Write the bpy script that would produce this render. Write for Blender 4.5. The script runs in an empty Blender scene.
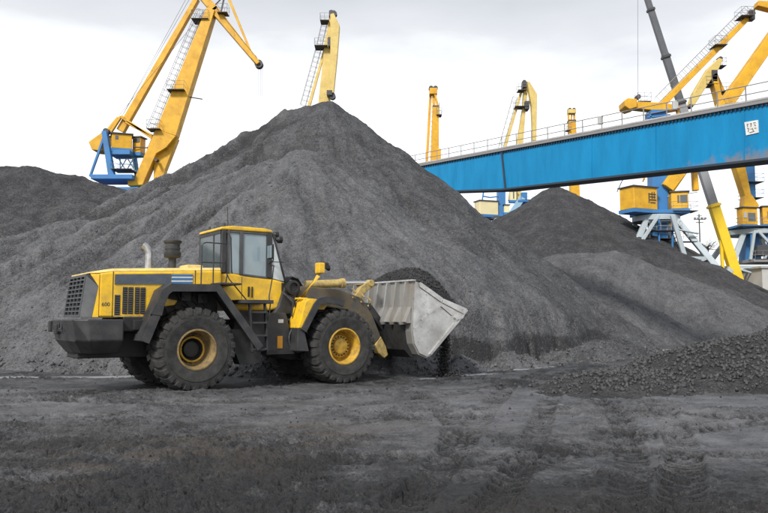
import bpy, math, random
import numpy as np
from mathutils import Vector, Matrix

random.seed(7)
RNG = np.random.default_rng(11)
R = math.radians
scene = bpy.context.scene
COL = scene.collection

# ------------------------------------------------------------------ camera
CAM_H = 1.8
PITCH = math.atan(63.5 / 754.0)
cam_d = bpy.data.cameras.new("camera")
cam = bpy.data.objects.new("camera", cam_d)
COL.objects.link(cam)
cam.location = (0, 0, CAM_H)
cam.rotation_euler = (math.pi / 2 + PITCH, 0, 0)
cam_d.sensor_width = 36.0
cam_d.lens = 36.0 * 754.0 / 768.0
cam_d.clip_start = 0.1
cam_d.clip_end = 8000
scene.camera = cam

# ------------------------------------------------------------------ world, sun, exposure
SUN_DIR = Vector((-0.30, -0.62, 0.62)).normalized()      # towards the veiled sun
sun_el = math.asin(SUN_DIR.z)
sun_az = math.atan2(SUN_DIR.x, SUN_DIR.y)
world = bpy.data.worlds.new("World")
scene.world = world
world.use_nodes = True
wt = world.node_tree
wt.nodes.clear()
W = wt.nodes.new
wl = wt.links.new
w_out = W("ShaderNodeOutputWorld")
sky = W("ShaderNodeTexSky")
sky.sky_type = 'NISHITA'
sky.sun_disc = False
sky.sun_elevation = sun_el
sky.sun_rotation = sun_az
bg_sky = W("ShaderNodeBackground")
bg_sky.inputs[1].default_value = 0.06
wl(sky.outputs[0], bg_sky.inputs[0])
tc = W("ShaderNodeTexCoord")
sep = W("ShaderNodeSeparateXYZ")
wl(tc.outputs["Generated"], sep.inputs[0])
mp = W("ShaderNodeMapping")
mp.inputs["Scale"].default_value = (1.0, 1.0, 3.2)
wl(tc.outputs["Generated"], mp.inputs[0])
nz = W("ShaderNodeTexNoise")
nz.inputs["Scale"].default_value = 2.1
nz.inputs["Detail"].default_value = 5
nz.inputs["Roughness"].default_value = 0.52
wl(mp.outputs[0], nz.inputs[0])
mad = W("ShaderNodeMath"); mad.operation = 'MULTIPLY_ADD'
mad.inputs[1].default_value = 0.34
wl(nz.outputs["Fac"], mad.inputs[0])
wl(sep.outputs[2], mad.inputs[2])
ramp = W("ShaderNodeValToRGB")
cr = ramp.color_ramp
cr.elements[0].position = 0.0
cr.elements[0].color = (0.57, 0.575, 0.58, 1)
cr.elements[1].position = 0.45
cr.elements[1].color = (0.53, 0.535, 0.54, 1)
e = cr.elements.new(0.53); e.color = (0.345, 0.352, 0.362, 1)
e = cr.elements.new(0.66); e.color = (0.245, 0.255, 0.268, 1)
e = cr.elements.new(1.0); e.color = (0.24, 0.25, 0.264, 1)
wl(mad.outputs[0], ramp.inputs[0])
bg_cl = W("ShaderNodeBackground")
bg_cl.inputs[1].default_value = 1.0
wl(ramp.outputs[0], bg_cl.inputs[0])
mixw = W("ShaderNodeMixShader")
mixw.inputs[0].default_value = 0.9
wl(bg_sky.outputs[0], mixw.inputs[1])
wl(bg_cl.outputs[0], mixw.inputs[2])
wl(mixw.outputs[0], w_out.inputs[0])

sun_d = bpy.data.lights.new("sun", 'SUN')
sun_d.energy = 1.5
sun_d.angle = R(11)
sun_d.color = (1.0, 0.965, 0.91)
sun = bpy.data.objects.new("sun", sun_d)
COL.objects.link(sun)
sun.rotation_euler = SUN_DIR.to_track_quat('Z', 'Y').to_euler()

scene.view_settings.view_transform = 'Standard'
scene.view_settings.look = 'None'
scene.view_settings.exposure = 1.38
scene.view_settings.gamma = 1.0

# ------------------------------------------------------------------ helpers
_F = 754.0
_c, _s = math.cos(PITCH), math.sin(PITCH)


def at(px, py, Y):
    """a world point at distance Y that lies in the direction of a picture point"""
    a = (px - 384.0) / _F
    b = (256.5 - py) / _F
    k = Y / (_c - b * _s)
    return Vector((a * k, Y, CAM_H + (_s + b * _c) * k))


def tag(o, label=None, cat=None, group=None, kind=None):
    if label: o["label"] = label
    if cat: o["category"] = cat
    if group: o["group"] = group
    if kind: o["kind"] = kind
    return o


def empty(name, loc=(0, 0, 0), rz=0.0, parent=None):
    o = bpy.data.objects.new(name, None)
    o.empty_display_size = 0.3
    COL.objects.link(o)
    o.location = loc
    o.rotation_euler = (0, 0, rz)
    if parent: o.parent = parent
    return o


class MB:
    """collects simple shapes and links them as one mesh object"""

    def __init__(self):
        self.v = []
        self.f = []

    def add(self, vs, fs):
        n = len(self.v)
        self.v += [tuple(p) for p in vs]
        self.f += [tuple(i + n for i in q) for q in fs]
        return self

    def box(self, x0, x1, y0, y1, z0, z1):
        return self.add([(x0, y0, z0), (x1, y0, z0), (x1, y1, z0), (x0, y1, z0),
                         (x0, y0, z1), (x1, y0, z1), (x1, y1, z1), (x0, y1, z1)],
                        [(0, 3, 2, 1), (4, 5, 6, 7), (0, 1, 5, 4), (1, 2, 6, 5), (2, 3, 7, 6), (3, 0, 4, 7)])

    def hexa(self, a, b):
        """two matching quads joined into a solid"""
        return self.loft([a, b])

    def loft(self, rings, closed=True):
        n = len(rings[0])
        vs = [p for r in rings for p in r]
        fs = []
        for k in range(len(rings) - 1):
            for i in range(n):
                j = (i + 1) % n
                fs.append((k * n + i, k * n + j, (k + 1) * n + j, (k + 1) * n + i))
        if closed:
            fs.append(tuple(reversed(range(n))))
            fs.append(tuple((len(rings) - 1) * n + i for i in range(n)))
        return self.add(vs, fs)

    def prism(self, poly, y0, y1):
        """polygon given in x, z, extruded along y"""
        a = [(x, y0, z) for x, z in poly]
        b = [(x, y1, z) for x, z in poly]
        return self.loft([a, b])

    def beam(self, p0, p1, w0, h0, w1=None, h1=None, side=(0, 1, 0)):
        """box beam from p0 to p1; h along 'side', w across it"""
        p0, p1 = Vector(p0), Vector(p1)
        w1 = w0 if w1 is None else w1
        h1 = h0 if h1 is None else h1
        d = (p1 - p0).normalized()
        s = Vector(side)
        s = (s - d * s.dot(d))
        if s.length < 1e-4:
            s = Vector((1, 0, 0)); s = s - d * s.dot(d)
        s.normalize()
        u = d.cross(s).normalized()
        r = []
        for p, w, h in ((p0, w0, h0), (p1, w1, h1)):
            r.append([p + u * w / 2 + s * h / 2, p - u * w / 2 + s * h / 2, p - u * w / 2 - s * h / 2, p + u * w / 2 - s * h / 2])
        return self.loft(r)

    def tube(self, pts, r, n=8, r1=None):
        pts = [Vector(p) for p in pts]
        rings = []
        for i, p in enumerate(pts):
            d = ((pts[min(i + 1, len(pts) - 1)] - p).normalized() + (p - pts[max(i - 1, 0)]).normalized())
            d = d.normalized() if d.length > 1e-6 else Vector((0, 0, 1))
            a = Vector((0, 0, 1)) if abs(d.z) < 0.9 else Vector((1, 0, 0))
            u = d.cross(a).normalized(); v = d.cross(u)
            rr = r if r1 is None else r + (r1 - r) * i / max(1, len(pts) - 1)
            rings.append([p + u * rr * math.cos(t) + v * rr * math.sin(t) for t in [2 * math.pi * k / n for k in range(n)]])
        return self.loft(rings)

    def lathe(self, prof, c, axis='y', n=48, sgn=1.0, closed=False):
        """profile of (radius, offset) pairs spun round an axis through c"""
        rings = []
        for rr, o in prof:
            ring = []
            for k in range(n):
                t = 2 * math.pi * k / n
                if axis == 'y':
                    ring.append((c[0] + rr * math.cos(t), c[1] + sgn * o, c[2] + rr * math.sin(t)))
                elif axis == 'z':
                    ring.append((c[0] + rr * math.cos(t), c[1] + rr * math.sin(t), c[2] + sgn * o))
                else:
                    ring.append((c[0] + sgn * o, c[1] + rr * math.cos(t), c[2] + rr * math.sin(t)))
            rings.append(ring)
        return self.loft(rings, closed=closed)

    def build(self, name, m, parent=None, bevel=0.0, smooth=None, origin=None, seg=2):
        me = bpy.data.meshes.new(name)
        o0 = Vector(origin) if origin is not None else None
        vs = self.v if o0 is None else [(p[0] - o0.x, p[1] - o0.y, p[2] - o0.z) for p in self.v]
        me.from_pydata(vs, [], self.f)
        import bmesh
        bm = bmesh.new(); bm.from_mesh(me)
        bmesh.ops.recalc_face_normals(bm, faces=bm.faces)
        bm.to_mesh(me); bm.free()
        me.materials.append(m)
        if smooth:
            me.shade_smooth()
            me.set_sharp_from_angle(angle=R(smooth))
        o = bpy.data.objects.new(name, me)
        COL.objects.link(o)
        if parent: o.parent = parent
        if bevel:
            b = o.modifiers.new("bevel", 'BEVEL')
            b.width = bevel; b.segments = seg; b.limit_method = 'ANGLE'; b.angle_limit = R(35)
        return o


# ------------------------------------------------------------------ numpy noise
def _hash(ix, iy, seed):
    h = (ix.astype(np.int64) * 374761393 + iy.astype(np.int64) * 668265263 + seed * 982451653) & 0xFFFFFFFF
    h = ((h ^ (h >> 13)) * 1274126177) & 0xFFFFFFFF
    return (h ^ (h >> 16)) & 0xFFFFFFFF


def noise(x, y, seed=0):
    """gradient noise, about -1 .. 1"""
    x0 = np.floor(x); y0 = np.floor(y)
    fx = x - x0; fy = y - y0
    u = fx * fx * fx * (fx * (fx * 6 - 15) + 10)
    v = fy * fy * fy * (fy * (fy * 6 - 15) + 10)

    def g(dx, dy):
        a = _hash(x0 + dx, y0 + dy, seed) * (2 * math.pi / 4294967296.0)
        return np.cos(a) * (fx - dx) + np.sin(a) * (fy - dy)
    a = g(0, 0); b = g(1, 0); c = g(0, 1); d = g(1, 1)
    return 1.5 * (a + (b - a) * u + (c - a) * v + (a - b - c + d) * u * v)


def fbm(x, y, octv=4, seed=0, gain=0.5):
    s = np.zeros_like(x); a = 1.0; f = 1.0
    for k in range(octv):
        s += a * noise(x * f + 17.3 * k, y * f - 9.1 * k, seed + k)
        a *= gain; f *= 2.03
    return s


def sstep(a, b, x):
    t = np.clip((x - a) / (b - a), 0, 1)
    return t * t * (3 - 2 * t)


# ------------------------------------------------------------------ materials
def mat(name, col, rough=0.6, metal=0.0, dirt=None, dirt_amt=0.0, dscale=3.0, bump=0.0, bscale=40.0, spec=0.5, coat=0.0,
        alpha=None, streak=False, chips=None, chip_scale=9.0):
    m = bpy.data.materials.new(name)
    m.use_nodes = True
    nt = m.node_tree; N = nt.nodes; L = nt.links.new
    b = N["Principled BSDF"]
    b.inputs["Base Color"].default_value = (*col, 1)
    b.inputs["Roughness"].default_value = rough
    b.inputs["Metallic"].default_value = metal
    b.inputs["Specular IOR Level"].default_value = spec
    b.inputs["Coat Weight"].default_value = coat
    if alpha is not None:
        b.inputs["Alpha"].default_value = alpha
    t = N.new("ShaderNodeTexCoord")
    if dirt is not None:
        n = N.new("ShaderNodeTexNoise")
        n.inputs["Scale"].default_value = dscale
        n.inputs["Detail"].default_value = 8
        n.inputs["Roughness"].default_value = 0.65
        if streak:
            mpp = N.new("ShaderNodeMapping")
            mpp.inputs["Scale"].default_value = (1.0, 1.0, 0.22)
            L(t.outputs["Object"], mpp.inputs[0]); L(mpp.outputs[0], n.inputs[0])
        else:
            L(t.outputs["Object"], n.inputs[0])
        r = N.new("ShaderNodeValToRGB")
        r.color_ramp.elements[0].position = 0.38; r.color_ramp.elements[0].color = (0, 0, 0, 1)
        r.color_ramp.elements[1].position = 0.72; r.color_ramp.elements[1].color = (1, 1, 1, 1)
        L(n.outputs["Fac"], r.inputs[0])
        mu = N.new("ShaderNodeMath"); mu.operation = 'MULTIPLY'; mu.inputs[1].default_value = dirt_amt
        L(r.outputs[0], mu.inputs[0])
        mx = N.new("ShaderNodeMix"); mx.data_type = 'RGBA'
        mx.inputs[6].default_value = (*col, 1); mx.inputs[7].default_value = (*dirt, 1)
        L(mu.outputs[0], mx.inputs[0]); L(mx.outputs[2], b.inputs["Base Color"])
        if chips is not None:
            nc = N.new("ShaderNodeTexNoise"); nc.inputs["Scale"].default_value = chip_scale; nc.inputs["Detail"].default_value = 10
            nc.inputs["Roughness"].default_value = 0.75
            L(t.outputs["Object"], nc.inputs[0])
            rc = N.new("ShaderNodeValToRGB")
            rc.color_ramp.elements[0].position = 0.585; rc.color_ramp.elements[0].color = (0, 0, 0, 1)
            rc.color_ramp.elements[1].position = 0.68; rc.color_ramp.elements[1].color = (0.85, 0.85, 0.85, 1)
            L(nc.outputs["Fac"], rc.inputs[0])
            mc = N.new("ShaderNodeMix"); mc.data_type = 'RGBA'; mc.inputs[7].default_value = (*chips, 1)
            L(rc.outputs[0], mc.inputs[0]); L(mx.outputs[2], mc.inputs[6]); L(mc.outputs[2], b.inputs["Base Color"])
        ra = N.new("ShaderNodeMath"); ra.operation = 'MULTIPLY_ADD'
        ra.inputs[1].default_value = 0.3; ra.inputs[2].default_value = rough
        ra.use_clamp = True
        L(mu.outputs[0], ra.inputs[0]); L(ra.outputs[0], b.inputs["Roughness"])
    if bump:
        n2 = N.new("ShaderNodeTexNoise"); n2.inputs["Scale"].default_value = bscale; n2.inputs["Detail"].default_value = 5
        L(t.outputs["Object"], n2.inputs[0])
        bp = N.new("ShaderNodeBump"); bp.inputs["Strength"].default_value = bump; bp.inputs["Distance"].default_value = 0.02
        L(n2.outputs["Fac"], bp.inputs["Height"]); L(bp.outputs[0], b.inputs["Normal"])
    return m


M = {}
M['yellow'] = mat("loader_yellow", (0.90, 0.535, 0.012), 0.36, dirt=(0.30, 0.21, 0.08), dirt_amt=0.62, dscale=2.8, coat=0.05, chips=(0.20, 0.15, 0.09), chip_scale=6.0)
M['yellow_top'] = mat("pale_yellow", (0.80, 0.60, 0.20), 0.6, dirt=(0.30, 0.25, 0.17), dirt_amt=0.55, dscale=4.0)  # paler yellow for the hood's top sheet and box
M['yellow_worn'] = mat("worn_yellow", (0.52, 0.38, 0.12), 0.6, dirt=(0.13, 0.10, 0.075), dirt_amt=0.85, dscale=7.0, bump=0.2)
M['rim'] = mat("rim_yellow", (0.62, 0.37, 0.035), 0.5, dirt=(0.10, 0.075, 0.05), dirt_amt=0.75, dscale=6.0)
M['rim_dusty'] = mat("rim_dusty", (0.27, 0.185, 0.07), 0.7, dirt=(0.05, 0.045, 0.042), dirt_amt=0.85, dscale=7.0)
M['dark'] = mat("dark_grey_paint", (0.024, 0.025, 0.028), 0.5, dirt=(0.085, 0.082, 0.079), dirt_amt=0.55, dscale=3.5, bump=0.08)
M['darker'] = mat("near_black", (0.014, 0.014, 0.015), 0.6, dirt=(0.045, 0.044, 0.042), dirt_amt=0.5, dscale=4.0)  # near-black base for frames, undersides and inner parts
M['greypanel'] = mat("grey_panel", (0.055, 0.059, 0.065), 0.45, dirt=(0.15, 0.147, 0.143), dirt_amt=0.45, dscale=3.0)
M['slate'] = mat("slate_stripe", (0.055, 0.072, 0.096), 0.42, dirt=(0.2, 0.2, 0.2), dirt_amt=0.35, dscale=4.0)
M['blue_strip'] = mat("blue_stripe", (0.03, 0.15, 0.34), 0.4, dirt=(0.2, 0.2, 0.2), dirt_amt=0.3, dscale=4.0)
M['white'] = mat("white_paint", (0.75, 0.76, 0.75), 0.5, dirt=(0.35, 0.33, 0.3), dirt_amt=0.4, dscale=5.0)
M['tyre'] = mat("tyre_rubber", (0.017, 0.0167, 0.0163), 0.75, dirt=(0.085, 0.082, 0.079), dirt_amt=0.6, dscale=4.5, bump=0.25, bscale=25)
M['steel'] = mat("bucket_steel", (0.74, 0.73, 0.71), 0.30, metal=0.82, dirt=(0.30, 0.285, 0.265), dirt_amt=0.7, dscale=1.8, bump=0.12, bscale=9, chips=(0.12, 0.09, 0.06))
M['steel_back'] = mat("bucket_back_steel", (0.40, 0.40, 0.395), 0.45, metal=0.6, dirt=(0.24, 0.17, 0.08), dirt_amt=0.5, dscale=2.2, bump=0.12, bscale=12, streak=True)
M['chrome'] = mat("chrome", (0.75, 0.75, 0.76), 0.15, metal=1.0)
M['pipe'] = mat("exhaust_steel", (0.55, 0.56, 0.57), 0.32, metal=0.8, dirt=(0.14, 0.12, 0.11), dirt_amt=0.7, dscale=4.0)
M['black'] = mat("black_rubber", (0.016, 0.016, 0.017), 0.55)
M['glass'] = mat("cab_glass", (0.36, 0.47, 0.52), 0.06, dirt=(0.55, 0.60, 0.62), dirt_amt=0.45, dscale=1.3, alpha=0.52, spec=0.9)
M['glass_pale'] = mat('sky_painted_glass', (0.62, 0.68, 0.70), 0.06, dirt=(0.75, 0.78, 0.78), dirt_amt=0.5, dscale=1.2, alpha=0.72, spec=0.9)  # sky's reflection painted in as a whitish pane colour
M['glass_dark'] = mat("rear_glass", (0.10, 0.13, 0.15), 0.06, alpha=0.6, spec=0.8)
M['mirror'] = mat("mirror_glass", (0.7, 0.75, 0.78), 0.05, metal=1.0)
M['lens'] = mat("lamp_lens", (0.7, 0.7, 0.68), 0.12, spec=0.8)
M['orange'] = mat("orange_decal", (0.72, 0.30, 0.01), 0.5, dirt=(0.2, 0.14, 0.06), dirt_amt=0.5, dscale=12.0)
M['c_yellow'] = mat("crane_yellow", (0.74, 0.40, 0.012), 0.48, dirt=(0.34, 0.16, 0.03), dirt_amt=0.55, dscale=0.9, chips=(0.24, 0.11, 0.04), chip_scale=1.4)
M['c_cream'] = mat("pale_crane_yellow", (0.68, 0.52, 0.17), 0.5, dirt=(0.42, 0.28, 0.07), dirt_amt=0.55, dscale=0.9, chips=(0.30, 0.16, 0.06), chip_scale=1.4)  # paler yellow; carries the far crane's painted haze too
M['c_pale'] = mat("haze_pale_cream", (0.78, 0.68, 0.40), 0.5, dirt=(0.5, 0.4, 0.2), dirt_amt=0.3, dscale=0.6)  # haze and overexposure painted in as a whitened cream
M['c_blue'] = mat("crane_blue", (0.035, 0.19, 0.46), 0.48, dirt=(0.06, 0.09, 0.13), dirt_amt=0.4, dscale=0.6)
M['c_lightblue'] = mat("light_blue_paint", (0.26, 0.45, 0.60), 0.5, dirt=(0.25, 0.28, 0.3), dirt_amt=0.4, dscale=0.6)
M['c_portal'] = mat("pale_grey_blue_paint", (0.40, 0.47, 0.51), 0.5, dirt=(0.28, 0.24, 0.2), dirt_amt=0.4, dscale=0.6)
M['c_dark'] = mat("dark_steel", (0.055, 0.055, 0.06), 0.55)
M['c_grey'] = mat("grey_boom_paint", (0.085, 0.093, 0.107), 0.42, dirt=(0.2, 0.2, 0.2), dirt_amt=0.35, dscale=0.8)
M['c_lgrey'] = mat("light_grey_boom_paint", (0.28, 0.29, 0.31), 0.45, dirt=(0.2, 0.2, 0.2), dirt_amt=0.35, dscale=0.8)
M['c_bright'] = mat("bright_yellow_paint", (0.85, 0.58, 0.015), 0.45, dirt=(0.5, 0.33, 0.05), dirt_amt=0.3, dscale=0.8)
M['rail'] = mat("rail_steel", (0.24, 0.23, 0.225), 0.5)
M['window'] = mat("cabin_window", (0.07, 0.09, 0.10), 0.1, spec=0.8)
M['concrete'] = mat("pale_concrete", (0.50, 0.49, 0.47), 0.8, dirt=(0.3, 0.28, 0.25), dirt_amt=0.5, dscale=0.7, bump=0.2, bscale=6)
M['twig'] = mat("dry_twig", (0.10, 0.085, 0.07), 0.85)
M['galv'] = mat("galvanised_pipe", (0.50, 0.50, 0.50), 0.42, metal=0.35, dirt=(0.26, 0.24, 0.22), dirt_amt=0.6, dscale=0.8)


def bridge_blue():
    m = mat("bridge_blue", (0.001, 0.235, 0.49), 0.5, dirt=(0.004, 0.12, 0.27), dirt_amt=0.6, dscale=0.9, streak=True, spec=0.3)
    nt = m.node_tree; N = nt.nodes; L = nt.links.new
    b = N["Principled BSDF"]
    src = b.inputs["Base Color"].links[0].from_socket
    a = N.new("ShaderNodeAttribute"); a.attribute_name = "rust"
    t = N.new("ShaderNodeTexCoord")
    n = N.new("ShaderNodeTexNoise"); n.inputs["Scale"].default_value = 1.5; n.inputs["Detail"].default_value = 11
    n.inputs["Roughness"].default_value = 0.72
    L(t.outputs["Object"], n.inputs[0])
    ad = N.new("ShaderNodeMath"); ad.operation = 'ADD'
    L(n.outputs["Fac"], ad.inputs[0]); L(a.outputs["Fac"], ad.inputs[1])
    r = N.new("ShaderNodeValToRGB")
    r.color_ramp.elements[0].position = 0.74; r.color_ramp.elements[0].color = (0, 0, 0, 1)
    r.color_ramp.elements[1].position = 1.12; r.color_ramp.elements[1].color = (1, 1, 1, 1)
    mul = N.new("ShaderNodeMath"); mul.operation = 'MULTIPLY'; mul.inputs[1].default_value = 0.8
    L(ad.outputs[0], r.inputs[0]); L(r.outputs[0], mul.inputs[0])
    mx = N.new("ShaderNodeMix"); mx.data_type = 'RGBA'
    L(mul.outputs[0], mx.inputs[0]); L(src, mx.inputs[6]); mx.inputs[7].default_value = (0.21, 0.18, 0.17, 1)
    L(mx.outputs[2], b.inputs["Base Color"])
    return m


M['bridge'] = bridge_blue()
M['arm'] = mat('dusty_arm', (0.075, 0.07, 0.062), 0.65, dirt=(0.24, 0.15, 0.035), dirt_amt=0.55, dscale=2.4, bump=0.15)
M['bridge_under'] = mat("bridge_shade_and_joint", (0.02, 0.045, 0.075), 0.6, dirt=(0.06, 0.05, 0.045), dirt_amt=0.6, dscale=0.8)  # dark blue for painted underside shade, shadow teeth and the joint


def coal_mat(name, lo, hi, grain=9.0, bstr=0.6, pale_strip=False):
    """loose coal: 'tone' picks dark to pale grey, grains speckle it"""
    m = bpy.data.materials.new(name)
    m.use_nodes = True
    nt = m.node_tree; N = nt.nodes; L = nt.links.new
    b = N["Principled BSDF"]
    t = N.new("ShaderNodeTexCoord")
    a = N.new("ShaderNodeAttribute"); a.attribute_name = "tone"
    n1 = N.new("ShaderNodeTexNoise"); n1.inputs["Scale"].default_value = grain * 0.14; n1.inputs["Detail"].default_value = 8
    n1.inputs["Roughness"].default_value = 0.68
    L(t.outputs["Object"], n1.inputs[0])
    v = N.new("ShaderNodeTexVoronoi"); v.inputs["Scale"].default_value = grain
    L(t.outputs["Object"], v.inputs["Vector"])
    v2 = N.new("ShaderNodeTexVoronoi"); v2.inputs["Scale"].default_value = grain * 2.7
    L(t.outputs["Object"], v2.inputs["Vector"])
    sepc = N.new("ShaderNodeSeparateColor"); L(v.outputs["Color"], sepc.inputs[0])
    sepd = N.new("ShaderNodeSeparateColor"); L(v2.outputs["Color"], sepd.inputs[0])
    # factor = tone + (noise-.5)*.5 + (grain-.5)*.35
    def madd(x, k, c):
        q = N.new("ShaderNodeMath"); q.operation = 'MULTIPLY_ADD'
        L(x, q.inputs[0]); q.inputs[1].default_value = k
        if isinstance(c, float): q.inputs[2].default_value = c
        else: L(c, q.inputs[2])
        return q.outputs[0]
    f = madd(n1.outputs["Fac"], 0.75, a.outputs["Fac"])
    f = madd(sepc.outputs[0], 0.30, f)
    f = madd(sepd.outputs[1], 0.34, f)
    f = madd(f, 1.0, -0.69)
    cl = N.new("ShaderNodeClamp"); L(f, cl.inputs[0])
    mx = N.new("ShaderNodeMix"); mx.data_type = 'RGBA'
    mx.inputs[6].default_value = (*lo, 1); mx.inputs[7].default_value = (*hi, 1)
    L(cl.outputs[0], mx.inputs[0])
    col = mx.outputs[2]
    if pale_strip:
        ab = N.new("ShaderNodeAttribute"); ab.attribute_name = "brown"
        mb = N.new("ShaderNodeMix"); mb.data_type = 'RGBA'
        mb.inputs[7].default_value = (0.085, 0.066, 0.048, 1)
        L(ab.outputs["Fac"], mb.inputs[0]); L(col, mb.inputs[6]); col = mb.outputs[2]
    L(col, b.inputs["Base Color"])
    b.inputs["Roughness"].default_value = 0.8
    b.inputs["Specular IOR Level"].default_value = 0.3
    # bump: grains and fine dust
    n3 = N.new("ShaderNodeTexNoise"); n3.inputs["Scale"].default_value = grain * 1.6; n3.inputs["Detail"].default_value = 7
    n3.inputs["Roughness"].default_value = 0.7
    L(t.outputs["Object"], n3.inputs[0])
    h = madd(v.outputs["Distance"], -0.7, n3.outputs["Fac"])
    h = madd(v2.outputs["Distance"], -0.35, h)
    bp = N.new("ShaderNodeBump"); bp.inputs["Strength"].default_value = bstr
    bp.inputs["Distance"].default_value = 0.55 / grain
    L(h, bp.inputs["Height"]); L(bp.outputs[0], b.inputs["Normal"])
    if pale_strip:
        b.inputs["Specular IOR Level"].default_value = 0.5
        aw = N.new("ShaderNodeAttribute"); aw.attribute_name = "pale_strip"
        n4 = N.new("ShaderNodeTexNoise"); n4.inputs["Scale"].default_value = 1.3; n4.inputs["Detail"].default_value = 6
        L(t.outputs["Object"], n4.inputs[0])
        w1 = madd(n4.outputs["Fac"], 0.9, aw.outputs["Fac"])
        mp_ = N.new("ShaderNodeMapRange")
        mp_.inputs[1].default_value = 0.98; mp_.inputs[2].default_value = 1.5
        mp_.inputs[3].default_value = 0.0; mp_.inputs[4].default_value = 0.85
        L(w1, mp_.inputs[0])
        mpx = N.new("ShaderNodeMix"); mpx.data_type = 'RGBA'
        L(mp_.outputs[0], mpx.inputs[0]); L(col, mpx.inputs[6]); mpx.inputs[7].default_value = (0.34, 0.34, 0.35, 1)
        L(mpx.outputs[2], b.inputs["Base Color"])
        mr = N.new("ShaderNodeMapRange")
        mr.inputs[1].default_value = 0.75; mr.inputs[2].default_value = 1.15
        mr.inputs[3].default_value = 0.58; mr.inputs[4].default_value = 0.32
        L(w1, mr.inputs[0]); L(mr.outputs[0], b.inputs["Roughness"])
        ms = N.new("ShaderNodeMapRange")
        ms.inputs[1].default_value = 0.75; ms.inputs[2].default_value = 1.15
        ms.inputs[3].default_value = bstr; ms.inputs[4].default_value = 0.25
        L(w1, ms.inputs[0]); L(ms.outputs[0], bp.inputs["Strength"])
        mq = N.new("ShaderNodeMapRange")
        mq.inputs[1].default_value = 0.75; mq.inputs[2].default_value = 1.15
        mq.inputs[3].default_value = 0.5; mq.inputs[4].default_value = 0.6
        L(w1, mq.inputs[0]); L(mq.outputs[0], b.inputs["Specular IOR Level"])
    return m


M['ground'] = coal_mat("coal_mud", (0.010, 0.010, 0.011), (0.142, 0.142, 0.150), grain=30.0, bstr=0.85, pale_strip=True)
M['coal_main'] = coal_mat("dusty_coal", (0.030, 0.030, 0.032), (0.195, 0.197, 0.206), grain=13.0, bstr=0.8)
M['coal_coarse'] = coal_mat("coarse_coal", (0.022, 0.022, 0.023), (0.12, 0.12, 0.124), grain=13.0, bstr=0.7)
M['coal_far'] = coal_mat("far_coal", (0.026, 0.026, 0.028), (0.15, 0.151, 0.157), grain=7.0, bstr=0.7)
M['coal_black'] = coal_mat("fresh_black_coal", (0.014, 0.014, 0.015), (0.07, 0.07, 0.073), grain=10.0, bstr=0.8)
M['lump'] = mat("coal_lump", (0.055, 0.055, 0.057), 0.55, dirt=(0.19, 0.19, 0.195), dirt_amt=0.7, dscale=1.7, spec=0.4)
M['lump_dark'] = mat("dark_coal_lump", (0.032, 0.032, 0.033), 0.55, dirt=(0.13, 0.13, 0.135), dirt_amt=0.7, dscale=5.0, spec=0.4)
M['lump_black'] = mat("black_coal_lump", (0.022, 0.022, 0.023), 0.5, dirt=(0.06, 0.06, 0.062), dirt_amt=0.6, dscale=2.0, spec=0.4)


# ------------------------------------------------------------------ height fields
def np_mesh(name, verts, quads, attrs, m):
    me = bpy.data.meshes.new(name)
    nv, nf = len(verts), len(quads)
    me.vertices.add(nv)
    me.vertices.foreach_set("co", verts.astype(np.float32).ravel())
    k = quads.shape[1]
    me.loops.add(nf * k)
    me.loops.foreach_set("vertex_index", quads.astype(np.int32).ravel())
    me.polygons.add(nf)
    me.polygons.foreach_set("loop_start", np.arange(0, nf * k, k, dtype=np.int32))
    me.update(calc_edges=True)
    for an, arr in attrs.items():
        at_ = me.attributes.new(an, 'FLOAT', 'POINT')
        at_.data.foreach_set("value", arr.astype(np.float32).ravel())
    me.materials.append(m)
    return me


def seg_dist(x, y, pts):
    """nearest point on a polyline: distance, arc length, height there, direction angle"""
    best = np.full(x.shape, 1e9); S = np.zeros_like(x); Z = np.zeros_like(x); TH = np.zeros_like(x); SD = np.zeros_like(x)
    acc = 0.0
    for (ax, ay, az), (bx, by, bz) in zip(pts[:-1], pts[1:]):
        dx, dy = bx - ax, by - ay
        ln = math.hypot(dx, dy) + 1e-9
        t = np.clip(((x - ax) * dx + (y - ay) * dy) / (ln * ln), 0, 1)
        qx = ax + t * dx; qy = ay + t * dy
        d = np.hypot(x - qx, y - qy)
        k = d < best
        best = np.where(k, d, best)
        S = np.where(k, acc + t * ln, S)
        Z = np.where(k, az + t * (bz - az), Z)
        TH = np.where(k, np.arctan2(x - qx, -(y - qy)), TH)
        SD = np.where(k, ((x - ax) * dy - (y - ay) * dx) / ln, SD)
        acc += ln
    return best, S, Z, TH, SD


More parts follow.
